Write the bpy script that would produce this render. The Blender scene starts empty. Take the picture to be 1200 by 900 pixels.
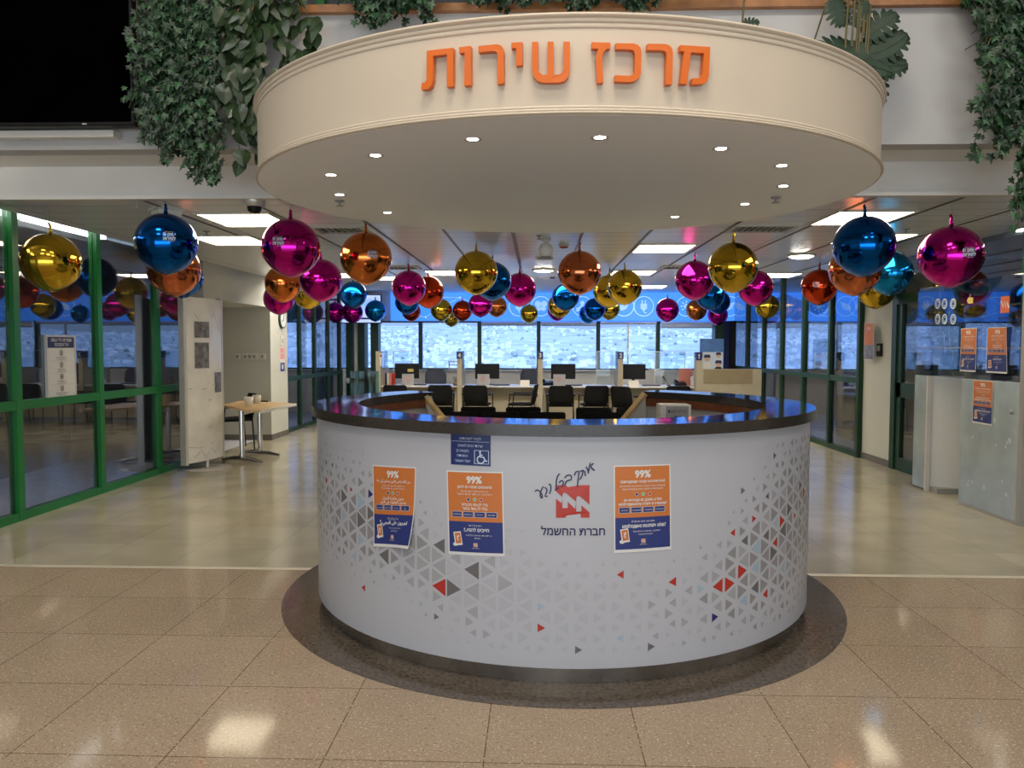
import bpy, math, random, unicodedata
from mathutils import Vector, Matrix
random.seed(7)
S = bpy.context.scene
COL = S.collection
PI = math.pi

# ------------------------------------------------------------------ camera
F, TH, PS, RO, EYE = 903.0, 0.0489, 0.0333, 0.0019, 1.546
CW = Vector((-math.sin(PS) * math.cos(TH), math.cos(PS) * math.cos(TH), -math.sin(TH)))
_r = Vector((math.cos(PS), math.sin(PS), 0))
_u = _r.cross(CW)
CR = _r * math.cos(RO) + _u * math.sin(RO)
CU = -_r * math.sin(RO) + _u * math.cos(RO)
cd = bpy.data.cameras.new('camera')
cd.sensor_width = 36.0
cd.lens = F / 1200 * 36.0
cd.clip_start = 0.05
cd.clip_end = 12000
cam = bpy.data.objects.new('camera', cd)
COL.objects.link(cam)
cam.matrix_world = Matrix(((CR.x, CU.x, -CW.x, 0), (CR.y, CU.y, -CW.y, 0), (CR.z, CU.z, -CW.z, EYE), (0, 0, 0, 1)))
S.camera = cam

# ------------------------------------------------------------------ view, world, sun, area lights
S.view_settings.view_transform = 'Standard'
S.view_settings.look = 'None'
S.view_settings.gamma = 1.0
S.view_settings.exposure = 1.2
S.view_settings.use_curve_mapping = False
SKY_STRENGTH = 0.52
SUN_STRENGTH = 0.9
HALL_POWER = 30.0          # assumed lamps at both sides of the hall
HALL_COLOR = (1.0, 0.98, 0.97)
MID_POWER = 64.0           # warmer assumed lamps over the middle
MID_COLOR = (1.0, 0.88, 0.72)
DAY_FILL_POWER = 160.0          # added cool area light behind the photographer for assumed daylight; no glazing built
DAY_FILL_COLOR = (0.72, 0.87, 1.0)
TROFFER = 6.5
try:
    S.cycles.max_bounces = 8
    S.cycles.diffuse_bounces = 4
    S.cycles.glossy_bounces = 5
    S.cycles.transmission_bounces = 6
    S.cycles.transparent_max_bounces = 12
    S.cycles.sample_clamp_indirect = 6.0
    S.cycles.caustics_reflective = False
    S.cycles.caustics_refractive = False
    S.cycles.use_denoising = True
except Exception:
    pass
wd = bpy.data.worlds.new('world')
S.world = wd
wd.use_nodes = True
nt = wd.node_tree
nt.nodes.clear()
wo = nt.nodes.new('ShaderNodeOutputWorld')
bg = nt.nodes.new('ShaderNodeBackground')
tc = nt.nodes.new('ShaderNodeTexCoord')
sx = nt.nodes.new('ShaderNodeSeparateXYZ')
rp = nt.nodes.new('ShaderNodeValToRGB')
rp.color_ramp.elements[0].position = 0.0
rp.color_ramp.elements[0].color = (0.74, 0.87, 1.0, 1)
rp.color_ramp.elements[1].position = 0.06
rp.color_ramp.elements[1].color = (0.70, 0.85, 1.0, 1)
e = rp.color_ramp.elements.new(0.35)
e.color = (2.2, 2.8, 3.6, 1)          # bright hazy sky higher up
nt.links.new(tc.outputs['Generated'], sx.inputs[0])
nt.links.new(sx.outputs['Z'], rp.inputs[0])
nt.links.new(rp.outputs[0], bg.inputs['Color'])
bg.inputs['Strength'].default_value = SKY_STRENGTH
nt.links.new(bg.outputs[0], wo.inputs[0])

sd = bpy.data.lights.new('sun', 'SUN')
sd.energy = SUN_STRENGTH
sd.angle = 0.02
sd.color = (1.0, 0.96, 0.9)
sun = bpy.data.objects.new('sun', sd)
COL.objects.link(sun)
sun.rotation_euler = Vector((0.45, 1.0, -0.75)).to_track_quat('-Z', 'Y').to_euler()

def area(name, loc, size, power, color, rot=(0, 0, 0)):
    d = bpy.data.lights.new(name, 'AREA')
    d.shape = 'RECTANGLE'
    d.size, d.size_y = size
    d.energy = power
    d.color = color
    o = bpy.data.objects.new(name, d)
    o.location = loc
    o.rotation_euler = rot
    COL.objects.link(o)
    return o
# assumed lamps, out of view, added to light the tall hall the photographer stands in (its ceiling is at 6.6 m)
for ax in (-3.6, 0.1, 3.8):
    for ay in (-2.6, 1.6):
        mid = abs(ax) < 1
        area('assumed_hall_lamp', (ax, ay, 6.5), (1.6, 1.2), MID_POWER if mid else HALL_POWER, MID_COLOR if mid else HALL_COLOR)
area('assumed_daylight_fill', (0, -5.85, 1.25), (13.0, 2.3), DAY_FILL_POWER, DAY_FILL_COLOR, (PI / 2, 0, 0))  # added fill light for assumed daylight; the wall behind it is solid

# ------------------------------------------------------------------ pixel rays (1200x900 frame)
def ray(x, y):
    return CR * ((x - 600) / F) - CU * ((y - 450) / F) + CW
def at_z(x, y, z):
    d = ray(x, y)
    return d * ((z - EYE) / d.z) + Vector((0, 0, EYE))
def at_y(x, y, Y):
    d = ray(x, y)
    return d * (Y / d.y) + Vector((0, 0, EYE))
def at_x(x, y, X):
    d = ray(x, y)
    return d * (X / d.x) + Vector((0, 0, EYE))
def at_d(x, y, dist):
    return ray(x, y) * dist + Vector((0, 0, EYE))

# ------------------------------------------------------------------ materials
MATS = {}
def mat(name, color, rough=0.5, metal=0.0, spec=0.5, emit=None, estr=0.0, var=0.0, vscale=6.0, bump=0.0, bscale=40.0, alpha=None, coat=0.0):
    m = bpy.data.materials.new(name)
    m.use_nodes = True
    t = m.node_tree
    b = t.nodes['Principled BSDF']
    b.inputs['Base Color'].default_value = (*color, 1)
    b.inputs['Roughness'].default_value = rough
    b.inputs['Metallic'].default_value = metal
    b.inputs['Specular IOR Level'].default_value = spec
    b.inputs['Coat Weight'].default_value = coat
    if emit:
        b.inputs['Emission Color'].default_value = (*emit, 1)
        b.inputs['Emission Strength'].default_value = estr
    if var or bump:
        co = t.nodes.new('ShaderNodeTexCoord')
        nz = t.nodes.new('ShaderNodeTexNoise')
        nz.inputs['Scale'].default_value = vscale
        nz.inputs['Detail'].default_value = 5
        t.links.new(co.outputs['Object'], nz.inputs['Vector'])
        if var:
            rp = t.nodes.new('ShaderNodeValToRGB')
            rp.color_ramp.elements[0].position = 0.3
            rp.color_ramp.elements[1].position = 0.7
            rp.color_ramp.elements[0].color = (*[max(0, c * (1 - var)) for c in color], 1)
            rp.color_ramp.elements[1].color = (*[min(1, c * (1 + var)) for c in color], 1)
            t.links.new(nz.outputs['Fac'], rp.inputs[0])
            t.links.new(rp.outputs[0], b.inputs['Base Color'])
        if bump:
            n2 = t.nodes.new('ShaderNodeTexNoise')
            n2.inputs['Scale'].default_value = bscale
            t.links.new(co.outputs['Object'], n2.inputs['Vector'])
            bp = t.nodes.new('ShaderNodeBump')
            bp.inputs['Strength'].default_value = bump
            bp.inputs['Distance'].default_value = 0.01
            t.links.new(n2.outputs['Fac'], bp.inputs['Height'])
            t.links.new(bp.outputs[0], b.inputs['Normal'])
    MATS[name] = m
    return m

def glass(name, tint, ior=2.0, rough=0.0):
    m = bpy.data.materials.new(name)
    m.use_nodes = True
    t = m.node_tree
    t.nodes.clear()
    o = t.nodes.new('ShaderNodeOutputMaterial')
    tr = t.nodes.new('ShaderNodeBsdfTransparent')
    tr.inputs[0].default_value = (*tint, 1)
    gl = t.nodes.new('ShaderNodeBsdfGlossy')
    gl.inputs['Roughness'].default_value = rough
    fr = t.nodes.new('ShaderNodeFresnel')
    ge = t.nodes.new('ShaderNodeNewGeometry')
    io = t.nodes.new('ShaderNodeMapRange')            # same reflectance on both faces of the pane
    io.inputs['To Min'].default_value = ior
    io.inputs['To Max'].default_value = 1 / ior
    t.links.new(ge.outputs['Backfacing'], io.inputs['Value'])
    t.links.new(io.outputs[0], fr.inputs['IOR'])
    mx = t.nodes.new('ShaderNodeMixShader')
    t.links.new(fr.outputs[0], mx.inputs[0])
    t.links.new(tr.outputs[0], mx.inputs[1])
    t.links.new(gl.outputs[0], mx.inputs[2])
    t.links.new(mx.outputs[0], o.inputs[0])
    MATS[name] = m
    return m

def tiles(name, c1, c2, mortar, w, h, ox, oy, msize, rough, speck=None, offset=0.0, stain=0.0, spec=0.5):
    m = bpy.data.materials.new(name)
    m.use_nodes = True
    t = m.node_tree
    b = t.nodes['Principled BSDF']
    co = t.nodes.new('ShaderNodeTexCoord')
    mp = t.nodes.new('ShaderNodeMapping')
    mp.inputs['Location'].default_value = (-ox, -oy, 0)
    t.links.new(co.outputs['Object'], mp.inputs[0])
    br = t.nodes.new('ShaderNodeTexBrick')
    br.offset = offset
    br.squash = 1.0
    br.inputs['Scale'].default_value = 1.0
    br.inputs['Brick Width'].default_value = w
    br.inputs['Row Height'].default_value = h
    br.inputs['Mortar Size'].default_value = msize
    br.inputs['Mortar Smooth'].default_value = 0.0
    br.inputs['Bias'].default_value = 0.0
    br.inputs['Color1'].default_value = (*c1, 1)
    br.inputs['Color2'].default_value = (*c2, 1)
    br.inputs['Mortar'].default_value = (*mortar, 1)
    t.links.new(mp.outputs[0], br.inputs['Vector'])
    last = br.outputs['Color']
    if stain:
        nz = t.nodes.new('ShaderNodeTexNoise')
        nz.inputs['Scale'].default_value = 2.2
        nz.inputs['Detail'].default_value = 4
        t.links.new(co.outputs['Object'], nz.inputs['Vector'])
        mr = t.nodes.new('ShaderNodeMapRange')
        mr.inputs['From Min'].default_value = 0.3
        mr.inputs['From Max'].default_value = 0.7
        mr.inputs['To Min'].default_value = 1 - stain
        mr.inputs['To Max'].default_value = 1 + stain
        t.links.new(nz.outputs['Fac'], mr.inputs['Value'])
        mx = t.nodes.new('ShaderNodeMix')
        mx.data_type = 'RGBA'
        mx.blend_type = 'MULTIPLY'
        mx.inputs['Factor'].default_value = 1
        t.links.new(last, mx.inputs['A'])
        t.links.new(mr.outputs[0], mx.inputs['B'])
        last = mx.outputs['Result']
    if speck:
        for sc, lo, colr in speck:
            vz = t.nodes.new('ShaderNodeTexNoise')
            vz.inputs['Scale'].default_value = sc
            vz.inputs['Detail'].default_value = 1
            t.links.new(co.outputs['Object'], vz.inputs['Vector'])
            r2 = t.nodes.new('ShaderNodeValToRGB')
            r2.color_ramp.elements[0].position = lo
            r2.color_ramp.elements[1].position = lo + 0.05
            t.links.new(vz.outputs['Fac'], r2.inputs[0])
            mx = t.nodes.new('ShaderNodeMix')
            mx.data_type = 'RGBA'
            t.links.new(r2.outputs[0], mx.inputs['Factor'])
            t.links.new(last, mx.inputs['A'])
            mx.inputs['B'].default_value = (*colr, 1)
            last = mx.outputs['Result']
    t.links.new(last, b.inputs['Base Color'])
    b.inputs['Roughness'].default_value = rough
    b.inputs['Specular IOR Level'].default_value = spec
    MATS[name] = m
    return m

M = MATS
tiles('terrazzo', (0.335, 0.26, 0.188), (0.305, 0.235, 0.167), (0.12, 0.085, 0.055), 0.6, 0.6, -2.596, 2.787, 0.0025, 0.085,
      speck=[(85, 0.63, (0.50, 0.43, 0.33)), (70, 0.64, (0.21, 0.155, 0.11)), (160, 0.66, (0.55, 0.48, 0.38))], stain=0.06, spec=0.06)
tiles('porcelain', (0.395, 0.36, 0.27), (0.35, 0.31, 0.225), (0.22, 0.19, 0.135), 0.6, 0.6, -2.596, 5.25, 0.002, 0.17, stain=0.13, spec=0.4)
tiles('metal_ceiling', (0.82, 0.85, 0.91), (0.79, 0.82, 0.88), (0.30, 0.29, 0.28), 1.32, 0.3, -0.23, 5.75, 0.006, 0.3, spec=0.9)
M['metal_ceiling'].node_tree.nodes['Principled BSDF'].inputs['Metallic'].default_value = 0.15
mat('dark_terrazzo', (0.085, 0.068, 0.052), 0.14, var=0.45, vscale=55)
mat('white_paint', (0.76, 0.74, 0.71), 0.55, var=0.03, vscale=3, bump=0.02)
mat('cream_paint', (0.50, 0.505, 0.46), 0.6, var=0.03, vscale=3)
mat('canopy_paint', (0.59, 0.505, 0.40), 0.45, var=0.02, vscale=4)
mat('soffit_paint', (0.93, 0.95, 1.0), 0.6, var=0.015, vscale=2)
mat('plain_ceiling', (0.84, 0.83, 0.82), 0.5, var=0.02)
mat('hall_paint', (0.6, 0.56, 0.5), 0.7, var=0.03)
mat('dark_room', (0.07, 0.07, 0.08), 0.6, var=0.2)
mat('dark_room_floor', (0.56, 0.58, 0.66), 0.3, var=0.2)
mat('green_frame', (0.005, 0.15, 0.022), 0.35, var=0.08)
mat('dark_green', (0.002, 0.035, 0.014), 0.45, var=0.15)
mat('strip_light', (1, 1, 1), 0.4, emit=(1, 0.92, 0.78), estr=9.0)
mat('troffer_light', (1, 1, 1), 0.4, emit=(1, 0.86, 0.62), estr=TROFFER)
mat('spot_light', (1, 1, 1), 0.4, emit=(1, 0.95, 0.88), estr=14.0)
mat('lamp_frame', (0.62, 0.60, 0.56), 0.4, var=0.03)
mat('rail', (0.16, 0.145, 0.13), 0.4, metal=0.3, var=0.1)
mat('wood_rail', (0.30, 0.13, 0.045), 0.45, var=0.3, vscale=9)
mat('trim_brass', (0.75, 0.68, 0.55), 0.3, metal=0.4, var=0.05)
mat('black_plastic', (0.007, 0.007, 0.008), 0.45, spec=0.25, var=0.2)
mat('screen_black', (0.0008, 0.0006, 0.0006), 0.6, spec=0.0, var=0.2)
mat('black_fabric', (0.006, 0.006, 0.007), 0.8, spec=0.15, var=0.3, vscale=60, bump=0.1, bscale=300)
mat('grey_fabric', (0.10, 0.105, 0.135), 0.8, var=0.15, vscale=60)
mat('pale_fabric', (0.55, 0.52, 0.5), 0.8, var=0.06, vscale=20)
mat('steel', (0.42, 0.43, 0.45), 0.25, metal=1.0, var=0.08, vscale=20)
mat('chrome', (0.7, 0.7, 0.71), 0.12, metal=1.0, var=0.03)
mat('parapet_paint', (0.46, 0.455, 0.455), 0.6, var=0.05, vscale=2.5, bump=0.02)
mat('plinth_steel', (0.50, 0.50, 0.51), 0.2, metal=1.0, var=0.3, vscale=5)
mat('desk_white', (0.41, 0.42, 0.465), 0.30, var=0.015, vscale=3)
mat('granite', (0.035, 0.030, 0.030), 0.07, spec=0.9, var=0.4, vscale=90, coat=0.4)
mat('granite_edge', (0.03, 0.024, 0.021), 0.25, var=0.2, vscale=60)
mat('brown_wood', (0.21, 0.06, 0.018), 0.4, var=0.25, vscale=12)
mat('gold_wood', (0.72, 0.50, 0.24), 0.35, var=0.2, vscale=12)
mat('desk_inner', (0.58, 0.57, 0.56), 0.6, var=0.05)
mat('oak', (0.60, 0.40, 0.19), 0.4, var=0.15, vscale=7)
mat('white_laminate', (0.72, 0.70, 0.68), 0.4, var=0.02)
mat('card_grey', (0.36, 0.36, 0.38), 0.5, var=0.03)
mat('beige_laminate', (0.42, 0.37, 0.27), 0.5, var=0.05)
mat('beige_dark', (0.27, 0.215, 0.13), 0.55, var=0.06)
mat('orange_sign', (0.68, 0.14, 0.012), 0.35, var=0.04)
mat('poster_orange', (0.50, 0.15, 0.032), 0.5, var=0.03)
mat('poster_blue', (0.014, 0.028, 0.155), 0.5, var=0.05)
mat('poster_white', (0.62, 0.62, 0.62), 0.5, var=0.01)
mat('poster_green', (0.10, 0.40, 0.18), 0.5, var=0.03)
mat('sign_blue', (0.006, 0.02, 0.12), 0.4, var=0.05)
mat('sign_text', (0.50, 0.58, 0.72), 0.5, var=0.01)
mat('logo_red', (0.40, 0.03, 0.02), 0.4, var=0.02)
mat('navy_ink', (0.010, 0.008, 0.065), 0.4, var=0.05)
mat('tri_pale', (0.375, 0.383, 0.425), 0.4, var=0.02)
mat('tri_soft', (0.305, 0.308, 0.335), 0.4, var=0.02)
mat('tri_mid', (0.235, 0.23, 0.243), 0.4, var=0.02)
mat('tri_dark', (0.12, 0.115, 0.12), 0.4, var=0.02)
mat('tri_blue', (0.29, 0.38, 0.46), 0.4, var=0.02)
mat('tri_red', (0.38, 0.025, 0.018), 0.4, var=0.02)
mat('tri_navy', (0.02, 0.018, 0.13), 0.4, var=0.02)
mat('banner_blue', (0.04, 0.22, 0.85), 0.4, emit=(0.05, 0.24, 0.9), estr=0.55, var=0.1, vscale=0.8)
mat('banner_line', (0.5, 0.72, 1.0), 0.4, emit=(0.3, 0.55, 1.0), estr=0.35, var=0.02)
mat('kiosk_print', (0.33, 0.39, 0.43), 0.18, var=0.16, vscale=3.2)
mat('kiosk_dot', (0.38, 0.43, 0.45), 0.3, var=0.05)
mat('tv_glow', (0.2, 0.3, 0.6), 0.3, emit=(0.42, 0.52, 0.85), estr=0.55, var=0.15, vscale=4)
mat('tv_line', (0.02, 0.06, 0.3), 0.3, var=0.02)
mat('pale_pink', (0.55, 0.36, 0.37), 0.5, var=0.03)
mat('pink_acrylic', (0.70, 0.26, 0.20), 0.3, var=0.03)
mat('photo_grey', (0.16, 0.15, 0.15), 0.35, var=0.6, vscale=14)
mat('board_print', (0.72, 0.70, 0.66), 0.15, var=0.08, vscale=5)
mat('board_line', (0.38, 0.36, 0.33), 0.3, var=0.05)
mat('silver_frame', (0.60, 0.58, 0.55), 0.35, metal=0.5, var=0.03)
mat('cup_white', (0.8, 0.76, 0.7), 0.5, var=0.02)
mat('skin_tone', (0.55, 0.36, 0.26), 0.6, var=0.03)
mat('poster_sky', (0.05, 0.15, 0.42), 0.5, var=0.15)
mat('ivy_leaf', (0.010, 0.034, 0.013), 0.42, var=0.6, vscale=25)
mat('ivy_light', (0.030, 0.085, 0.034), 0.42, var=0.4, vscale=25)
mat('pothos_leaf', (0.018, 0.040, 0.013), 0.35, var=0.5, vscale=18)
mat('philo_leaf', (0.009, 0.030, 0.012), 0.55, var=0.35, vscale=18)
mat('stem', (0.10, 0.085, 0.03), 0.6, var=0.2)
mat('stone_ground', (0.33, 0.35, 0.37), 0.9, var=0.3, vscale=0.012)
mat('house_white', (0.80, 0.79, 0.77), 0.8, var=0.05, vscale=0.05)
mat('house_grey', (0.5, 0.5, 0.5), 0.8, var=0.15, vscale=0.05)
mat('tree_far', (0.28, 0.32, 0.29), 0.9, var=0.2, vscale=0.05)
mat('white_plastic', (0.72, 0.70, 0.66), 0.4, var=0.02)
mat('grey_plastic', (0.30, 0.29, 0.28), 0.4, var=0.05)
mat('red_plastic', (0.4, 0.03, 0.03), 0.4, var=0.05)
mat('yellow_tag', (0.6, 0.48, 0.12), 0.4, var=0.05)
mat('cable_grey', (0.35, 0.34, 0.32), 0.5, var=0.05)
mat('blind_bar', (0.30, 0.36, 0.40), 0.4, var=0.05)
mat('blind_fabric', (0.8, 0.84, 0.9), 0.7, var=0.02)
for nm, c, ro in (('magenta', (0.52, 0.010, 0.27), .11), ('gold', (0.60, 0.39, 0.035), .09), ('blue', (0.003, 0.092, 0.40), .11),
              ('orange', (0.68, 0.19, 0.045), .13), ('copper', (0.60, 0.17, 0.07), .13), ('red', (0.52, 0.05, 0.015), .12), ('cyan', (0.01, 0.24, 0.62), .13)):
    mat('foil_' + nm, c, ro, metal=1.0, var=0.03, vscale=5, bump=0.05, bscale=9)
glass('glazing', (0.64, 0.68, 0.73), 2.1)
glass('window_glass', (0.64, 0.74, 0.92), 1.3)
glass('clear_panel', (0.90, 0.95, 0.97), 1.4)
glass('kiosk_glass', (0.70, 0.74, 0.82), 2.0)
glass('gate_glass', (0.55, 0.78, 0.85), 1.6)
# ------------------------------------------------------------------ mesh building
class MB:
    def __init__(s):
        s.v, s.f, s.m, s.s = [], [], [], []
        s.mats = []
    def mi(s, m):
        if m not in s.mats:
            s.mats.append(m)
        return s.mats.index(m)
    def add(s, verts, faces, m, smooth=False):
        b = len(s.v)
        s.v += [tuple(p) for p in verts]
        k = s.mi(m)
        for f in faces:
            s.f.append([i + b for i in f])
            s.m.append(k)
            s.s.append(smooth)
        return s
    def box(s, c, d, m, rz=0.0, bev=0.0, rx=0.0):
        hx, hy, hz = d[0] / 2, d[1] / 2, d[2] / 2
        R = Matrix.Rotation(rz, 3, 'Z') @ Matrix.Rotation(rx, 3, 'X')
        c = Vector(c)
        if bev <= 0:
            P = [Vector((x, y, z)) for z in (-hz, hz) for y in (-hy, hy) for x in (-hx, hx)]
            Fs = [(0, 2, 3, 1), (4, 5, 7, 6), (0, 1, 5, 4), (2, 6, 7, 3), (0, 4, 6, 2), (1, 3, 7, 5)]
        else:
            bev = min(bev, hx * .9, hy * .9, hz * .9)
            P, Fs = [], []
            rings = ((-hz, bev), (-hz + bev, 0), (hz - bev, 0), (hz, bev))
            for z, q in rings:
                a, b2 = hx - q, hy - q
                e = bev
                for (x, y) in ((a, b2 - e), (a - e, b2), (-a + e, b2), (-a, b2 - e), (-a, -b2 + e), (-a + e, -b2), (a - e, -b2), (a, -b2 + e)):
                    P.append(Vector((x, y, z)))
            for k in range(3):
                for i in range(8):
                    j = (i + 1) % 8
                    Fs.append((k * 8 + i, k * 8 + j, k * 8 + 8 + j, k * 8 + 8 + i))
            Fs.append(tuple(range(7, -1, -1)))
            Fs.append(tuple(range(24, 32)))
        return s.add([c + R @ p for p in P], Fs, m)
    def bx(s, x0, x1, y0, y1, z0, z1, m, bev=0.0):
        return s.box(((x0 + x1) / 2, (y0 + y1) / 2, (z0 + z1) / 2), (abs(x1 - x0), abs(y1 - y0), abs(z1 - z0)), m, bev=bev)
    def tube(s, pts, r, m, n=8, smooth=True, caps=True):
        pts = [Vector(p) for p in pts]
        rs = r if isinstance(r, (list, tuple)) else [r] * len(pts)
        P, Fs = [], []
        ref = None
        for i, p in enumerate(pts):
            d = (pts[min(i + 1, len(pts) - 1)] - pts[max(i - 1, 0)]).normalized()
            if ref is None:
                ref = Vector((1, 0, 0)) if abs(d.x) < .8 else Vector((0, 1, 0))
            a = (ref - d * ref.dot(d)).normalized()
            ref = a
            b = d.cross(a)
            for k in range(n):
                t = 2 * PI * k / n
                P.append(p + (a * math.cos(t) + b * math.sin(t)) * rs[i])
        for i in range(len(pts) - 1):
            for k in range(n):
                j = (k + 1) % n
                Fs.append((i * n + k, i * n + j, i * n + n + j, i * n + n + k))
        s.add(P, Fs, m, smooth)
        if caps:
            s.add(P[:n], [tuple(range(n - 1, -1, -1))], m)
            s.add(P[-n:], [tuple(range(n))], m)
        return s
    def lathe(s, prof, m, c=(0, 0, 0), n=24, smooth=True, sx=1.0, sy=1.0):
        P, Fs = [], []
        for (r, z) in prof:
            for k in range(n):
                t = 2 * PI * k / n
                P.append((c[0] + r * math.cos(t) * sx, c[1] + r * math.sin(t) * sy, c[2] + z))
        for i in range(len(prof) - 1):
            for k in range(n):
                j = (k + 1) % n
                Fs.append((i * n + k, i * n + j, i * n + n + j, i * n + n + k))
        return s.add(P, Fs, m, smooth)
    def disc(s, c, r, m, n=24, up=True, sx=1.0, sy=1.0):
        P = [(c[0] + r * sx * math.cos(2 * PI * k / n), c[1] + r * sy * math.sin(2 * PI * k / n), c[2]) for k in range(n)]
        return s.add(P, [tuple(range(n)) if up else tuple(range(n - 1, -1, -1))], m)
    def prism(s, poly, z0, z1, m):
        n = len(poly)
        P = [(x, y, z0) for x, y in poly] + [(x, y, z1) for x, y in poly]
        Fs = [tuple(range(n - 1, -1, -1)), tuple(range(n, 2 * n))] + [(i, (i + 1) % n, n + (i + 1) % n, n + i) for i in range(n)]
        return s.add(P, Fs, m)
    def build(s, name, parent=None, loc=None):
        me = bpy.data.meshes.new(name)
        me.from_pydata(s.v, [], s.f)
        for mm in s.mats:
            me.materials.append(MATS[mm])
        me.polygons.foreach_set('material_index', s.m)
        me.polygons.foreach_set('use_smooth', s.s)
        me.update()
        o = bpy.data.objects.new(name, me)
        COL.objects.link(o)
        if parent:
            o.parent = parent
            o.matrix_parent_inverse = wm(parent).inverted()
        elif loc is not None:
            me.transform(Matrix.Translation(-Vector(loc)))
            o.location = loc
        return o
def wm(o):
    m = Matrix.LocRotScale(o.location, o.rotation_euler, o.scale)
    if o.parent:
        return wm(o.parent) @ o.matrix_parent_inverse @ m
    return m
def tag(o, label, cat, group=None, kind=None):
    o['label'] = label
    o['category'] = cat
    if group:
        o['group'] = group
    if kind:
        o['kind'] = kind
    return o
def thing(name, label, cat, loc=(0, 0, 0), rz=0.0, group=None):
    o = bpy.data.objects.new(name, None)
    o.empty_display_size = 0.1
    o.location = loc
    o.rotation_euler = (0, 0, rz)
    COL.objects.link(o)
    return tag(o, label, cat, group)
def struct(name, mb):
    o = mb.build(name)
    o['kind'] = 'structure'
    return o
def dup(root, loc, rz, label, group=None, sc=None):
    r = root.copy()
    COL.objects.link(r)
    r.location = loc
    r.rotation_euler = (0, 0, rz)
    if sc:
        r.scale = sc
    r['label'] = label
    if group:
        r['group'] = group
    for ch in root.children:
        c = ch.copy()
        COL.objects.link(c)
        c.parent = r
        for g in ch.children:
            d = g.copy()
            COL.objects.link(d)
            d.parent = c
    return r

# ------------------------------------------------------------------ writing
_tcache = {}
def arabic(txt):
    nonfwd = set('اأإآدذرزوؤةىء')
    out = []
    for i, ch in enumerate(txt):
        if not ('\u0621' <= ch <= '\u064a'):
            out.append(ch)
            continue
        prev = i > 0 and '\u0621' <= txt[i - 1] <= '\u064a' and txt[i - 1] not in nonfwd
        nxt = i + 1 < len(txt) and '\u0621' <= txt[i + 1] <= '\u064a' and ch not in nonfwd and txt[i + 1] != 'ء'
        form = {(0, 0): 'ISOLATED', (0, 1): 'INITIAL', (1, 1): 'MEDIAL', (1, 0): 'FINAL'}[(int(prev), int(nxt))]
        try:
            out.append(unicodedata.lookup(unicodedata.name(ch) + ' ' + form + ' FORM'))
        except KeyError:
            out.append(ch)
    return ''.join(out)
def visual(txt):
    if any('\u0590' <= c <= '\u06ff' for c in txt):
        return arabic(txt)[::-1]
    return txt
def text_geo(txt, bold):
    k = (txt, bold)
    if k not in _tcache:
        c = bpy.data.curves.new('writing', 'FONT')
        c.body = visual(txt)
        c.fill_mode = 'FRONT'
        c.resolution_u = 2
        c.offset = bold
        o = bpy.data.objects.new('writing', c)
        COL.objects.link(o)
        bpy.context.view_layer.update()
        me = bpy.data.meshes.new_from_object(o.evaluated_get(bpy.context.evaluated_depsgraph_get()))
        vs = [(v.co.x, v.co.y) for v in me.vertices]
        fs = [tuple(p.vertices) for p in me.polygons]
        bpy.data.objects.remove(o)
        bpy.data.curves.remove(c)
        bpy.data.meshes.remove(me)
        _tcache[k] = (vs, fs)
    return _tcache[k]
class Decal:
    """flat shapes in metres (s right, t up), laid on a surface by fn(s, t, offset)"""
    def __init__(s, mb, fn):
        s.mb, s.fn = mb, fn
    def poly(s, pts, off, m):
        s.mb.add([s.fn(a, b, off) for a, b in pts], [tuple(range(len(pts)))], m)
    def rect(s, a0, b0, a1, b1, off, m, n=1, k=1):
        P = [s.fn(a0 + (a1 - a0) * i / n, b0 + (b1 - b0) * j / k, off) for j in range(k + 1) for i in range(n + 1)]
        s.mb.add(P, [(j * (n + 1) + i, j * (n + 1) + i + 1, (j + 1) * (n + 1) + i + 1, (j + 1) * (n + 1) + i) for j in range(k) for i in range(n)], m)
    def disc(s, a, b, r, off, m, n=16, ry=None):
        ry = ry or r
        s.poly([(a + r * math.cos(2 * PI * i / n), b + ry * math.sin(2 * PI * i / n)) for i in range(n)], off, m)
    def ring(s, a, b, r, w, off, m, n=24, a0=0.0, a1=2 * PI):
        P = []
        for i in range(n + 1):
            t = a0 + (a1 - a0) * i / n
            P += [s.fn(a + r * math.cos(t), b + r * math.sin(t), off), s.fn(a + (r - w) * math.cos(t), b + (r - w) * math.sin(t), off)]
        s.mb.add(P, [(2 * i, 2 * i + 2, 2 * i + 3, 2 * i + 1) for i in range(n)], m)
    def stroke(s, pts, w, off, m):
        pts = [Vector((p[0], p[1])) for p in pts]
        P = []
        for i, p in enumerate(pts):
            d = pts[min(i + 1, len(pts) - 1)] - pts[max(i - 1, 0)]
            d = d.normalized() if d.length else Vector((1, 0))
            nn = Vector((-d.y, d.x)) * (w / 2)
            P += [s.fn(*(p + nn), off), s.fn(*(p - nn), off)]
        s.mb.add(P, [(2 * i, 2 * i + 1, 2 * i + 3, 2 * i + 2) for i in range(len(pts) - 1)], m)
    def text(s, txt, a, b, h, off, m, bold=0.0, maxw=None, ang=0.0, align=0.5):
        vs, fs = text_geo(txt, bold)
        if not vs:
            return
        x0, x1 = min(v[0] for v in vs), max(v[0] for v in vs)
        y0, y1 = min(v[1] for v in vs), max(v[1] for v in vs)
        k = h / 0.72
        kx = k
        if maxw and (x1 - x0) * k > maxw:
            kx = maxw / (x1 - x0)
        ca, sa = math.cos(ang), math.sin(ang)
        P = []
        for x, y in vs:
            u = (x - x0 - (x1 - x0) * align) * kx
            v = (y - 0.36) * k
            P.append(s.fn(a + u * ca - v * sa, b + u * sa + v * ca, off))
        s.mb.add(P, fs, m)
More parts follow.
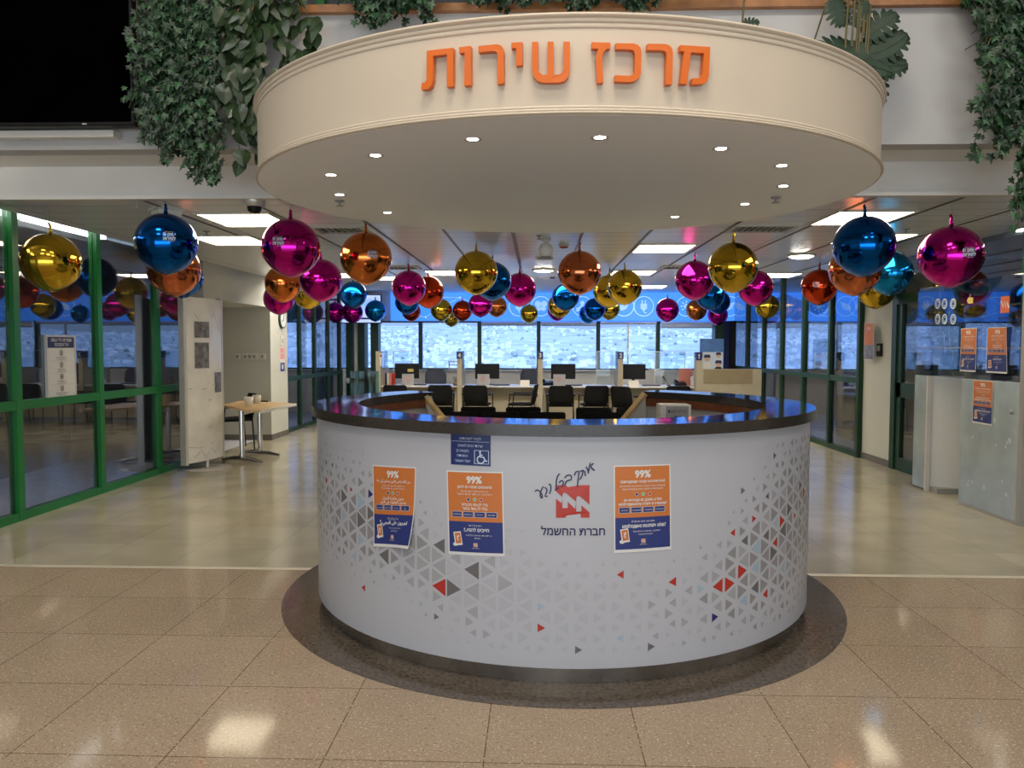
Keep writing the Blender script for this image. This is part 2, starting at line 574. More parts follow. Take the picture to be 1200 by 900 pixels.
def plane_fn(o, sdir, tdir):
    o, sdir, tdir = Vector(o), Vector(sdir).normalized(), Vector(tdir).normalized()
    nn = sdir.cross(tdir)
    return lambda a, b, off: o + sdir * a + tdir * b + nn * off
# ================================================================== THE SETTING
DX, DY = 0.137, 4.95          # centre of the round desk and of the dark floor ring
def st(name, *boxes):
    mb = MB()
    for b in boxes:
        mb.bx(*b[:6], b[6])
    return struct(name, mb)

st('floor', (-9.2, 9.2, -6, 5.2, -0.1, 0, 'terrazzo'))
st('floor_rear', (-4.6, 4.75, 5.25, 18.1, -0.1, 0, 'porcelain'))
st('floor_left', (-9.2, -4.6, 5.25, 18.1, -0.1, 0, 'dark_room_floor'))
st('floor_right', (4.75, 9.2, 5.25, 18.1, -0.1, 0, 'dark_room_floor'))
st('trim_1', (-9.2, 9.2, 5.2, 5.25, -0.1, 0.002, 'trim_brass'))
mb = MB(); mb.lathe([(1.725, 0), (1.725, 0.003)], 'dark_terrazzo', (DX, DY, 0), 96); mb.disc((DX, DY, 0.003), 1.725, 'dark_terrazzo', 96)
struct('floor_ring', mb)

# ceilings, beam and the parapet of the floor above
st('ceiling', (-4.36, 4.5, 5.8, 12.3, 2.65, 2.72, 'metal_ceiling'))
st('ceiling_rear', (-4.62, 4.75, 12.3, 18.1, 2.8, 2.88, 'plain_ceiling'))
st('ceiling_border', (-4.64, -4.30, 5.8, 12.3, 2.76, 2.85, 'plain_ceiling'), (4.42, 4.76, 5.8, 12.3, 2.76, 2.85, 'plain_ceiling'))
st('ceiling_step_added_light', (-4.62, 4.75, 12.3, 12.33, 2.65, 2.8, 'plain_ceiling'), (-4.2, 4.3, 12.45, 12.75, 2.785, 2.8, 'strip_light'))  # ceiling step, plus an added glowing strip hidden behind it to brighten the rear
st('beam', (-9.2, 9.2, 5.76, 6.1, 2.66, 2.89, 'white_paint'), (-9.2, 9.2, 5.72, 5.80, 2.64, 2.665, 'white_paint'))
st('wall_upper', (-9.2, 9.2, 5.27, 5.42, 2.89, 3.775, 'parapet_paint'))
st('floor_upper', (-9.2, 9.2, 5.42, 7.6, 2.89, 3.0, 'white_paint'))
st('trim_2', (-9.2, 9.2, 5.22, 5.46, 3.775, 3.825, 'wood_rail'))
mb = MB()
for x in (-3.0, -2.2, -1.53, -0.9, -0.25, 0.43, 1.07, 1.78, 2.48, 3.13, 3.8):
    mb.bx(x - .012, x - .004, 5.8, 12.3, 2.644, 2.65, 'rail').bx(x + .004, x + .012, 5.8, 12.3, 2.644, 2.65, 'rail')
struct('trim_3', mb)
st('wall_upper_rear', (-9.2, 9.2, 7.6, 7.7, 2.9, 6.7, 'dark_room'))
mb = MB()
for x in (-6.2, -4.1, -2.1, 0.2, 2.3, 4.4, 6.5):
    mb.bx(x - .04, x + .04, 7.5, 7.58, 3.0, 6.6, 'green_frame')
struct('trim_4', mb)
st('ceiling_hall', (-9.2, 9.2, -6, 7.7, 6.62, 6.75, 'hall_paint'))
st('wall_hall_left', (-9.35, -9.2, -6, 7.7, 0, 6.75, 'hall_paint'))
st('wall_hall_right', (9.2, 9.35, -6, 7.7, 0, 6.75, 'hall_paint'))
st('wall_hall_rear', (-9.2, 9.2, -6.15, -6, 0, 6.75, 'hall_paint'))

# rooms behind the glazing at both sides
st('ceiling_left', (-9.2, -4.62, 4.0, 18.1, 2.77, 2.85, 'plain_ceiling'))
st('ceiling_right', (4.75, 9.2, 4.0, 18.1, 2.77, 2.85, 'plain_ceiling'))
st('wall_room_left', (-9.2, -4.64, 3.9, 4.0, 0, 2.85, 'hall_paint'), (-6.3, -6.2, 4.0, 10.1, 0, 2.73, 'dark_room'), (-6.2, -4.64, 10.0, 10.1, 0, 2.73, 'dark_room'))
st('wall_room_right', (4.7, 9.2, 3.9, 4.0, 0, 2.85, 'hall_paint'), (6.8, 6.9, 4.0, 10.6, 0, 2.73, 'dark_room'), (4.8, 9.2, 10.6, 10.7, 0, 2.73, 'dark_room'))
st('wall_outer_left', (-9.35, -9.2, 7.7, 18.1, 0, 2.9, 'hall_paint'))
st('wall_outer_right', (9.2, 9.35, 7.7, 18.1, 0, 2.9, 'hall_paint'))

# the white block with the recess on the left
st('wall_left', (-6.2, -4.36, 12.45, 13.3, 0, 2.65, 'cream_paint'))
st('wall_left_lintel', (-4.6, -4.36, 9.95, 12.45, 2.17, 2.65, 'cream_paint'))
st('wall_recess', (-6.2, -6.1, 10.1, 12.45, 0, 2.65, 'cream_paint'), (-6.2, -4.5, 10.1, 10.16, 0, 2.65, 'cream_paint'))
st('ceiling_recess', (-6.2, -4.6, 10.1, 12.45, 2.17, 2.3, 'cream_paint'))
st('baseboard_left', (-6.2, -4.345, 12.435, 12.45, 0, .09, 'rail'), (-4.36, -4.345, 12.45, 13.3, 0, .09, 'rail'))
st('wall_right', (4.52, 5.0, 9.98, 10.85, 0, 2.65, 'cream_paint'))
st('baseboard_right', (4.505, 5.0, 9.965, 10.85, 0, .09, 'rail'))

def glazing(name, X, y0, y1, ys, rail, top, w=0.08, frame='green_frame', z0=0.0):
    o = MB()
    o.bx(X - w / 2, X + w / 2, y0, y1, z0, z0 + .075, frame)
    o.bx(X - w / 2, X + w / 2, y0, y1, rail - .04, rail + .04, frame)
    for y in ys:
        o.bx(X - w / 2 - .004, X + w / 2 + .004, y - w / 2, y + w / 2, z0, top, frame)
    f = struct(name, o)
    for a, b in zip(ys[:-1], ys[1:]):
        for c, d in ((z0 + .075, rail - .04), (rail + .04, top - .03)):
            MB().bx(X - .006, X + .006, a + w / 2, b - w / 2, c, d, 'glazing').build('pane', f)
    return f
glazing('window_left', -4.58, 4.0, 10.0, [4.1, 5.35, 6.59, 7.87, 9.1, 9.96], 1.02, 2.76)
glazing('window_left_rear', -4.45, 13.3, 18.0, [13.34, 14.25, 15.2, 16.2, 17.15, 17.96], 0.96, 2.8, .07, 'dark_green')
glazing('window_right', 4.5, 10.85, 18.0, [10.9, 11.98, 13.18, 14.35, 15.5, 16.7, 17.96], 1.08, 2.8, .08, 'dark_green')
glazing('window_right_front', 4.62, 4.0, 8.75, [4.1, 4.95, 6.2, 7.45, 8.7], 1.02, 2.76)
# green glass door in the right wall
d = MB()
d.bx(4.5, 4.6, 8.75, 8.86, 0, 2.65, 'dark_green').bx(4.5, 4.6, 9.86, 9.98, 0, 2.65, 'dark_green').bx(4.5, 4.6, 8.86, 9.86, 2.08, 2.2, 'dark_green')
d.bx(4.52, 4.58, 8.86, 9.86, 0, .16, 'dark_green').bx(4.52, 4.58, 8.86, 9.86, .92, 1.1, 'dark_green').bx(4.52, 4.58, 8.86, 8.97, .16, 2.08, 'dark_green').bx(4.52, 4.58, 9.75, 9.86, .16, 2.08, 'dark_green')
door = struct('door_1', d)
for a, b in ((.16, .92), (1.1, 2.08), (2.2, 2.65)):
    MB().bx(4.545, 4.555, 8.97 if b < 2.2 else 8.86, 9.75 if b < 2.2 else 9.86, a, b, 'glazing').build('pane', door)
h = MB(); h.tube([(4.5, 9.0, 1.0), (4.46, 9.0, 1.0), (4.46, 9.14, 1.0)], .011, 'steel'); h.box((4.505, 9.0, 1.0), (.012, .05, .16), 'steel')
h.build('door_handle', door)

# far window wall
st('wall_rear', (-9.2, 9.2, 18.0, 18.15, 0, 1.0, 'white_paint'), (-9.2, 9.2, 18.0, 18.15, 2.13, 2.88, 'white_paint'), (-9.2, -8.29, 18.0, 18.15, 1.0, 2.13, 'white_paint'), (8.33, 9.2, 18.0, 18.15, 1.0, 2.13, 'white_paint'))
st('trim_5', (-9.2, 9.2, 17.85, 18.0, .975, 1.0, 'white_laminate'))
WX = [0.02 + 1.385 * k for k in range(-6, 7)]
for i in range(12):
    a, b = WX[i], WX[i + 1]
    w = MB()
    w.bx(a, a + .045, 18.0, 18.1, 1.0, 2.13, 'dark_green').bx(b - .045, b, 18.0, 18.1, 1.0, 2.13, 'dark_green')
    w.bx(a + .045, b - .045, 18.0, 18.1, 1.0, 1.035, 'dark_green').bx(a + .045, b - .045, 18.0, 18.1, 2.095, 2.13, 'dark_green')
    if i == 7:
        w.bx((a + b) / 2 - .02, (a + b) / 2 + .02, 18.03, 18.07, 1.035, 2.095, 'silver_frame')
    wn = struct('window_%d' % (i + 1), w)
    MB().bx(a + .045, b - .045, 18.045, 18.055, 1.035, 2.095, 'window_glass').build('pane', wn)
# dark green posts at the two far corners
st('trim_6', (-4.4, -4.27, 17.6, 17.99, 0, 2.8, 'dark_green'), (-4.24, -4.16, 17.7, 17.99, 0, 2.8, 'white_laminate'), (-4.12, -3.98, 17.6, 17.99, 0, 2.8, 'dark_green'), (-3.86, -3.68, 17.7, 17.99, 0, 2.13, 'dark_green'))
st('trim_7', (4.02, 4.22, 17.65, 17.99, 0, 2.8, 'dark_green'), (4.24, 4.34, 17.7, 17.99, 0, 2.13, 'poster_blue'), (4.36, 4.45, 17.5, 17.98, 0, 2.13, 'black_plastic'))

# country outside: slope, hills, houses
rnd = random.Random(3)
def terrain_z(x, y):
    t = (y - 500) / 3600
    z = -62 + 150 * max(t, -0.1) ** 1.0 if t > 0 else -62 + 20 * t
    z += 16 * math.sin(x / 520 + 1.3) * min(1, y / 2500) + 9 * math.sin(x / 170 + y / 400) * min(1, y / 2000) + 6 * math.sin(x / 75 + 2) * (y / 4500)
    if x < -200:
        z += min(1, (-200 - x) / 700) * min(45, max(0, (y - 900) / 1500 * 45))
    if y > 4100:
        z -= (y - 4100) * .12
    return z
mb = MB()
NX, NY = 90, 60
P = []
for j in range(NY + 1):
    y = 60 * (5600 / 60) ** (j / NY)
    for i in range(NX + 1):
        x = (i / NX - .5) * 2 * (200 + y * 1.05)
        P.append((x, y, terrain_z(x, y)))
mb.add(P, [(j * (NX + 1) + i, j * (NX + 1) + i + 1, (j + 1) * (NX + 1) + i + 1, (j + 1) * (NX + 1) + i) for j in range(NY) for i in range(NX)], 'stone_ground', True)
struct('hills', mb)
hs = MB(); tr = MB()
for k in range(6000):
    y = rnd.uniform(900, 3900)
    x = rnd.uniform(-.85, .85) * y
    if math.sin(x / 230 + y / 500) + rnd.uniform(-1, 1) < -0.35:
        continue
    w, dp, h = rnd.uniform(5, 12), rnd.uniform(5, 10), rnd.choice((3, 4, 5, 6, 9))
    hs.box((x, y, terrain_z(x, y) + h / 2 - 1), (w, dp, h + 2), 'house_white' if rnd.random() < .7 else 'house_grey', rz=rnd.uniform(-.4, .4))
hs = hs.build('city_houses')
tag(hs, 'white houses scattered over the hazy hills outside the far windows', 'houses', kind='stuff')
for k in range(700):
    y = rnd.uniform(700, 3600); x = rnd.uniform(-.85, .85) * y
    r = rnd.uniform(3, 6.5)
    z = terrain_z(x, y)
    tr.lathe([(r * .5, -1), (r, r * .35), (r * .75, r * .9), (.2, r * 1.25)], 'tree_far', (x, y, z), 6)
tr = tr.build('trees')
tag(tr, 'dark trees between the houses on the hills outside', 'trees', kind='stuff')
for px, lab in ((568.5, 'white pointed tower, left one of the pair on the far hill'), (579, 'white pointed tower, right one of the pair on the far hill')):
    p = at_y(px, 399, 2600)
    z = terrain_z(p.x, p.y)
    t = thing('church_tower', lab, 'tower', (p.x, p.y, z), group='pointed towers on the far hill')
    hh = at_y(px, 391, 2600).z - z
    MB().box((p.x, p.y, z + hh * .35), (9, 9, hh * .7), 'house_white').build('shaft', t)
    MB().lathe([(7, hh * .7), (.1, hh + 14)], 'house_white', (p.x, p.y, z), 6, False).build('spire', t)
# ================================================================== ROUND RECEPTION DESK
RP, RT, RI, ZT, ZB = 1.509, 1.54, 1.262, 1.198, 1.144
GAP_L, GAP_R = math.radians(47), math.radians(33)        # opening at the back
def cylp(u, z, off=0.0, R=RP):
    a = u / R
    return Vector((DX + (R + off) * math.sin(a), DY - (R + off) * math.cos(a), z))
def to_uz(x, y, R=RP):
    d = ray(x, y)
    a = d.x ** 2 + d.y ** 2
    b = d.x * DX + d.y * DY
    c = DX * DX + DY * DY - R * R
    t = (b - math.sqrt(max(0, b * b - a * c))) / a
    return R * math.atan2(d.x * t - DX, -(d.y * t - DY)), d.z * t + EYE
desk = thing('reception_desk', 'round white reception desk with triangle pattern and dark stone counter', 'desk', (DX, DY, 0))
A0, A1 = -(PI - GAP_L), PI - GAP_R
def arc_solid(r0, r1, z0, z1, m_out, m_in, m_top, a0=A0, a1=A1, n=120):
    mb = MB()
    P = []
    for i in range(n + 1):
        a = a0 + (a1 - a0) * i / n
        for r, z in ((r1, z0), (r1, z1), (r0, z1), (r0, z0)):
            P.append((DX + r * math.sin(a), DY - r * math.cos(a), z))
    def strip(p, q, m, smooth):
        mb.add(P, [(i * 4 + p, i * 4 + 4 + p, i * 4 + 4 + q, i * 4 + q) for i in range(n)], m, smooth)
    strip(0, 1, m_out, True); strip(1, 2, m_top, False); strip(2, 3, m_in, True); strip(3, 0, m_in, False)
    mb.add(P[:4], [(0, 1, 2, 3)], m_in); mb.add(P[-4:], [(3, 2, 1, 0)], m_in)
    return mb
arc_solid(RP - .035, RP, .082, ZB, 'desk_white', 'desk_inner', 'desk_white').build('front_panel', desk)
arc_solid(RP - .06, RP - .028, .003, .082, 'plinth_steel', 'steel', 'steel').build('plinth', desk)
arc_solid(RI, RT, ZB, ZT, 'granite_edge', 'granite_edge', 'granite').build('countertop', desk)
arc_solid(RI + .01, RI + .03, ZB - .06, ZB, 'brown_wood', 'brown_wood', 'brown_wood').build('apron', desk)
arc_solid(RI + .03, RI + .05, .05, ZB, 'desk_inner', 'desk_inner', 'desk_inner').build('inner_panel', desk)
for s in (-1, 1):
    a = A1 if s > 0 else A0
    e = Vector((DX + RP * math.sin(a), DY - RP * math.cos(a), 0)); i_ = Vector((DX + (RI + .02) * math.sin(a), DY - (RI + .02) * math.cos(a), 0))
    mid = (e + i_) / 2
    MB().box((mid.x, mid.y, .56), ((e - i_).length, .03, 1.12), 'desk_inner', rz=math.atan2(e.y - i_.y, e.x - i_.x)).build('end_panel', desk)
    top = at_y(495 if s < 0 else 756, 461, i_.y - .06); low = at_y(522 if s < 0 else 729, 494, i_.y - .06)
    dv = (low - top)
    low = top + dv * 2.3
    g = MB(); g.tube([top, low], .025, 'gold_wood', 4, False); g.tube([low, (low.x, low.y, .003)], .025, 'gold_wood', 4, False)
    pan = g.build('slanted_trim', desk)
    q = MB(); q.add([(top.x, top.y, top.z - .02), (low.x, low.y, low.z), (low.x, low.y, .01), (i_.x, i_.y - .05, .01), (i_.x, i_.y - .05, top.z - .02)], [(0, 1, 2, 3, 4)], 'desk_inner')
    q.add([(top.x, top.y + .02, top.z - .02), (low.x, low.y + .02, low.z), (low.x, low.y + .02, .01), (i_.x, i_.y - .03, .01), (i_.x, i_.y - .03, top.z - .02)], [(4, 3, 2, 1, 0)], 'desk_inner')
    q.build('side_panel', desk)

# printed triangles
def interp(u, xs, ys):
    if u <= xs[0]: return ys[0]
    for i in range(len(xs) - 1):
        if u <= xs[i + 1]:
            t = (u - xs[i]) / (xs[i + 1] - xs[i])
            return ys[i] + (ys[i + 1] - ys[i]) * t
    return ys[-1]
US = [-2.3, -1.6, -1.3, -0.9, -0.5, -0.2, 0.2, 0.5, 0.75, 1.0, 1.3, 1.6, 2.2]
ZR = [.70, .68, .68, .66, .48, .38, .33, .34, .40, .50, .62, .70, .75]
SG = [.26, .22, .19, .17, .18, .20, .19, .16, .18, .26, .34, .40, .42]
PK = [.50, .60, .80, .97, .97, .80, .52, .50, .72, .88, .86, .72, .62]
DK = [.9, .9, .95, .85, .45, .12, .05, .45, .8, .9, .95, .95, .9]
CWD, SD = .085, .098
au, az = to_uz(523, 688.6)
tri = MB()
rt = random.Random(11)
special = {}
def near(px, py):
    u, z = to_uz(px, py)
    best = None
    c = int(round((u - au) / CWD - .5))
    for cc in (c - 1, c, c + 1):
        for r in range(-16, 16):
            for dr in (0, 1):
                uc, zc = tri_center(cc, r, dr)
                dd = (uc - u) ** 2 + (zc - z) ** 2
                if best is None or dd < best[0]:
                    best = (dd, (cc, r, dr))
    return best[1]
def tri_center(c, r, dr):
    # column c lies between grid lines c and c+1; dr 0 = points right (edge on the left line), 1 = points left
    par = c % 2
    zb = az + r * SD + (SD / 2 if par else 0)
    if dr == 0:
        return au + c * CWD + CWD / 3, zb
    return au + (c + 1) * CWD - CWD / 3, zb + SD / 2
for m, L in (('tri_red', [(516, 688, .95), (427, 682, .4), (382, 565, .5), (632, 740, .45), (725, 669, .42), (792, 677, .5), (838, 685, .78), (853, 683, .82), (869, 665, .8), (888, 608, .4), (853, 628, .4), (910, 613, .6), (921, 609, .7), (912, 626, .6), (901, 693, .55), (929, 615, .4), (413, 570, .3)]),
             ('tri_navy', [(833, 726, .5), (436, 580, .5)]),
             ('tri_blue', [(639, 711, .42), (815, 688, .52), (884, 648, .85), (888, 658, .8), (873, 703, .7), (425, 589, .95), (401, 598, .8), (410, 650, .5), (889, 581, .4), (912, 603, .6), (725, 752, .4), (489, 710, .35)]),
             ('tri_dark', [(531, 689, .95), (556, 676, .95), (514, 633, .8), (422, 615, .95), (400, 572, .85), (454, 648, .9), (434, 607, .8), (871, 639, .6), (897, 632, .65), (888, 684, .75), (875, 571, .4), (902, 591, .4), (934, 543, .35), (910, 538, .4), (675, 755, .42), (757, 751, .45), (509, 727, .35)])):
    for px, py, s in L:
        special[near(px, py)] = (m, s)
for c in range(-28, 34):
    for r in range(-8, 12):
        for dr in (0, 1):
            u, z = tri_center(c, r, dr)
            if not RP * (A0 + .05) < u < RP * (A1 - .05) or z < .14 or z > 1.09:
                continue
            key = (c, r, dr)
            if key in special:
                m, s = special[key]
            else:
                zr, sg = interp(u, US, ZR), interp(u, US, SG)
                s = interp(u, US, PK) * math.exp(-((z - zr) / sg) ** 2 / 2) * (1 + rt.uniform(-.12, .12))
                if u < -.5 and z > zr:
                    s *= math.exp(-max(0, u + .95) * 3.0 * (z - zr) / .3)
                if -0.18 < u < .2 and .60 < z < .95:
                    s *= .25
                if s < .14:
                    continue
                dk = interp(u, US, DK) * (.35 + .75 * s)
                x = dk + rt.uniform(-.22, .22)
                m = 'tri_mid' if x > .72 else 'tri_soft' if x > .36 else 'tri_pale'
                q = rt.random()
                if abs(u) > 1.1 and q < .03: m = 'tri_dark'
                elif abs(u) > 1.1 and q < .05: m = 'tri_blue'
                elif abs(u) > 1.3 and q < .065: m = 'tri_red'
            s = min(s, .96) * .9
            if dr == 0:
                pts = [(-CWD / 3, -SD / 2), (2 * CWD / 3, 0), (-CWD / 3, SD / 2)]
            else:
                pts = [(CWD / 3, -SD / 2), (CWD / 3, SD / 2), (-2 * CWD / 3, 0)]
            tri.add([cylp(u + a * s, z + b * s, .0008) for a, b in pts], [(0, 1, 2)], m)
tri.build('triangle_pattern', desk)

# printed logo and slogan
def px_fn(ox, oy, k):
    # zoom-crop units -> desk surface
    def fn(a, b, off):
        u, z = to_uz(ox + a / k, oy + b / k)
        return cylp(u, z, off)
    return fn
lg = MB(); D = Decal(lg, px_fn(625, 535, 9.278))
for poly in ([(246, 310), (610, 310), (610, 520), (505, 430), (482, 428), (468, 445), (465, 490), (352, 394), (330, 392), (318, 410), (316, 440), (246, 375)],
             [(246, 458), (305, 505), (310, 495), (316, 440), (316, 560), (374, 560), (374, 492), (455, 570), (465, 490), (465, 598), (522, 598), (522, 530), (610, 606), (610, 665), (246, 665)]):
    D.poly(poly[::-1], .0014, 'logo_red')
lg.build('printed_logo', desk)
sl = MB(); D = Decal(sl, px_fn(625, 535, 9.278))
for st_ in ([(18, 378), (40, 362), (62, 372), (82, 392), (96, 420), (98, 450), (88, 452), (74, 425), (80, 380), (96, 345), (110, 325)],
            [(122, 335), (140, 345), (150, 362), (142, 392), (132, 415)], [(120, 425), (140, 432), (156, 428)],
            [(165, 305), (182, 302), (192, 320), (190, 360), (176, 405)],
            [(286, 185), (262, 215), (250, 265), (248, 320), (240, 372), (262, 352), (278, 330)],
            [(278, 285), (300, 262), (318, 262), (328, 280), (320, 310), (300, 332)],
            [(340, 232), (365, 205), (395, 200), (415, 215), (412, 250), (385, 258), (360, 268), (340, 312)],
            [(445, 205), (458, 172), (482, 158), (498, 165), (490, 215), (478, 330)],
            [(505, 160), (540, 150), (560, 165), (566, 210)], [(540, 158), (530, 205), (505, 250)],
            [(572, 110), (588, 135), (592, 158)],
            [(620, 68), (608, 115), (596, 185)], [(655, 72), (630, 95), (628, 118), (645, 140), (668, 150)], [(668, 150), (648, 138), (632, 120)]):
    D.stroke(st_, 15, .0018, 'navy_ink')
u0, z0 = to_uz(634, 622); u1, z1 = to_uz(709, 622)
D2 = Decal(sl, lambda a, b, off: cylp(a, b, off))
D2.text('חברת החשמל', (u0 + u1) / 2, (z0 + z1) / 2, (u1 - u0) * .128, .0014, 'navy_ink', bold=.022, maxw=u1 - u0)
sl.build('printed_slogan', desk)

# ---------------- posters and sign stuck on the desk front
def poster_shapes(D, w, h, lang, T, hp='poster_orange'):
    """w x h sheet, origin at lower left"""
    n = 10
    D.rect(0, 0, w, h, 0, 'poster_white', n, 12)
    e = w * .022
    D.rect(e, h * .40, w - e, h - e, .0006, 'poster_orange', n, 8)
    D.rect(e, h * .035, w - e, h * .40, .0006, 'poster_blue', n, 8)
    o = .0012
    D.text('99%', w * .5, h * .90, h * .082, o + .0003, 'poster_white', bold=.04)
    D.text(T[0], w * .5, h * .815, h * .032, o, 'poster_white', bold=.02, maxw=w * .78)
    D.text(T[1], w * .5, h * .762, h * .022, o, 'poster_white', maxw=w * .80)
    D.text(T[2], w * .5, h * .728, h * .022, o, 'poster_white', maxw=w * .80)
    for k, m in enumerate(('poster_blue', 'poster_green', 'tri_red')):
        D.disc(w * (.39 + .115 * k), h * .665, w * .03, o, 'poster_white')
        D.disc(w * (.39 + .115 * k), h * .665, w * .024, o + .0003, m)
    D.text(T[3], w * .5, h * .605, h * .034, o, 'poster_white', bold=.02, maxw=w * .66)
    D.text(T[4], w * .5, h * .558, h * .034, o, 'poster_white', bold=.02, maxw=w * .84)
    for k in range(4):
        x0 = w * (.09 + .205 * k)
        D.rect(x0 - w * .006, h * .452, x0 + w * .181, h * .52, o, 'poster_white', 3)
        D.rect(x0, h * .456, x0 + w * .175, h * .516, o + .0003, 'poster_blue', 3)
        D.text(T[8][k], x0 + w * .0875, h * .486, h * .017, o + .0006, 'poster_white', maxw=w * .15)
    D.text(T[5], w * .5, h * .355, h * .022, o, 'poster_white', maxw=w * .55)
    D.text(T[6], w * .52, h * .305, h * .042, o, 'poster_white', bold=.03, maxw=w * .76)
    D.text(T[7], w * .56, h * .24, h * .018, o, 'poster_white', maxw=w * .5)
    D.text(T[9], w * .54, h * .205, h * .018, o, 'poster_white', maxw=w * .36)
    # phone drawing
    def rr(cx, cy, ww, hh, off, m, a=.14):
        ca, sa = math.cos(a), math.sin(a)
        D.poly([(w * cx + (x * ca - y * sa) * w, h * cy + (x * sa + y * ca) * w) for x, y in ((-ww, -hh), (ww, -hh), (ww, hh), (-ww, hh))], off, m)
    rr(.185, .195, .068, .115, o, 'poster_white'); rr(.187, .20, .052, .088, o + .0003, 'poster_orange')
    D.stroke([(w * .165, h * .225), (w * .19, h * .21), (w * .20, h * .235), (w * .17, h * .19), (w * .20, h * .17)], w * .018, o + .0006, 'poster_white')
    D.disc(w * .135, h * .125, w * .045, o + .0002, 'poster_white', ry=h * .022)
    D.rect(w * .465, h * .10, w * .535, h * .148, o, 'poster_white'); D.rect(w * .47, h * .103, w * .53, h * .145, o + .0003, 'poster_orange')
    D.stroke([(w * .475, h * .135), (w * .492, h * .112), (w * .502, h * .14), (w * .525, h * .112)], w * .014, o + .0006, 'poster_white')
    D.text('חברת החשמל', w * .5, h * .085, h * .012, o, 'poster_white', maxw=w * .13)
HE = ('מהאנשים שמגיעים לכאן', 'היו יכולים לקבל את השירות', 'באפליקציה או באתר חברת החשמל', 'בלי לצאת מהבית', 'ובלי לעמוד בתור', 'ואם בכל זאת', 'חייבים להגיע?', 'נא לתאם תור מראש באפליקציה', ('בדיקת תשלום', 'קריאת מונה', 'בירורים', 'תשלומים'), 'לקוחות')
AR = ('من الأشخاص الذين يصلون إلى هنا', 'يستطيعون الحصول على الخدمة', 'بواسطة التطبيق أو موقع الشركة', 'بدون مغادرة المنزل', 'وبدون الوقوف في الدور', 'وإذا مع كل ذلك', 'تجبرون على المجيء؟', 'نرجو حجز دور مسبقا', ('فحص دفع', 'قراءة العداد', 'استفسار', 'دفع'), 'في التطبيق')
RU = ('приходящих сюда посетителей', 'могли бы получить услугу при помощи', 'приложения или сайта компании', 'не выходя из дома, и без', 'необходимости стоять в очереди!', 'И если все же вам', 'необходимо посетить офис?', 'Закажите очередь заранее', ('оплата', 'показания', 'справки', 'платежи'), 'в приложении')
def desk_poster(label, corners, lang, T, curl=None):
    (tl, tr, bl, br) = [to_uz(*p) for p in corners]
    w = ((tr[0] - tl[0]) + (br[0] - bl[0])) / 2
    h = ((tl[1] - bl[1]) + (tr[1] - br[1])) / 2
    def fn(a, b, off):
        s, t = a / w, b / h
        u = (tl[0] * (1 - s) + tr[0] * s) * t + (bl[0] * (1 - s) + br[0] * s) * (1 - t)
        z = (tl[1] * (1 - s) + tr[1] * s) * t + (bl[1] * (1 - s) + br[1] * s) * (1 - t)
        ex = curl(s, t) if curl else 0
        return cylp(u, z, .0016 + off + ex)
    mb = MB()
    poster_shapes(Decal(mb, fn), w, h, lang, T)
    o = mb.build('poster')
    return tag(o, label, 'poster', 'orange and blue notices on the desk front')
desk_poster('orange and blue notice with Arabic writing, its lower corner peeling off the desk', ((437, 544.5), (488, 547.5), (438.5, 640), (485, 641)), 'ar', AR,
            curl=lambda s, t: max(0, (s - .62) * .7 + (.34 - t) * .9) ** 2 * .13 + max(0, (.2 - s) * .5 + (.1 - t)) ** 2 * .1)
desk_poster('orange and blue Hebrew notice on the desk, right below the blue wheelchair sign', ((523.5, 551), (589.5, 553), (526, 649), (591.5, 652)), 'he', HE)
desk_poster('orange and blue notice with Russian writing, right of the red logo on the desk', ((719, 545.5), (785.5, 543.5), (719.5, 648), (786.5, 643.5)), 'ru', RU)
(u0, z0), (u1, z1) = to_uz(528.5, 512), to_uz(575, 546.5)
z0 = ZB - .002
w, h = u1 - u0, z0 - z1
mb = MB(); D = Decal(mb, lambda a, b, off: cylp(u0 + a, z1 + b, .0016 + off))
D.rect(0, 0, w, h, 0, 'sign_blue', 8, 2)
D.text('לקהל לקוחותינו', w * .5, h * .87, h * .085, .001, 'sign_text', maxw=w * .84)
D.rect(w * .03, h * .765, w * .97, h * .775, .001, 'sign_text', 6)
D.text('שרותי נכים לנשים', w * .5, h * .64, h * .085, .001, 'sign_text', maxw=w * .84)
D.text("בקומה-ק'", w * .30, h * .47, h * .085, .001, 'sign_text', maxw=w * .42)
D.text('המפתח', w * .30, h * .31, h * .085, .001, 'sign_text', maxw=w * .36)
D.text('אצל השומר', w * .30, h * .14, h * .085, .001, 'sign_text', maxw=w * .48)
for a0, b0, a1, b1 in ((.60, .06, .96, .075), (.60, .485, .96, .50), (.60, .06, .615, .50), (.945, .06, .96, .50)):
    D.rect(w * a0, h * b0, w * a1, h * b1, .001, 'sign_text', 2)
D.disc(w * .745, h * .455, w * .025, .001, 'sign_text')
D.stroke([(w * .745, h * .42), (w * .75, h * .29), (w * .83, h * .285), (w * .875, h * .16), (w * .92, h * .17)], w * .035, .001, 'sign_text')
D.stroke([(w * .75, h * .35), (w * .81, h * .35)], w * .025, .001, 'sign_text')
D.ring(w * .76, h * .20, w * .10, w * .028, .001, 'sign_text', 18, math.radians(100), math.radians(345))
tag(mb.build('wheelchair_sign'), 'dark blue sign with white Hebrew lines and a wheelchair symbol, under the counter edge', 'sign')

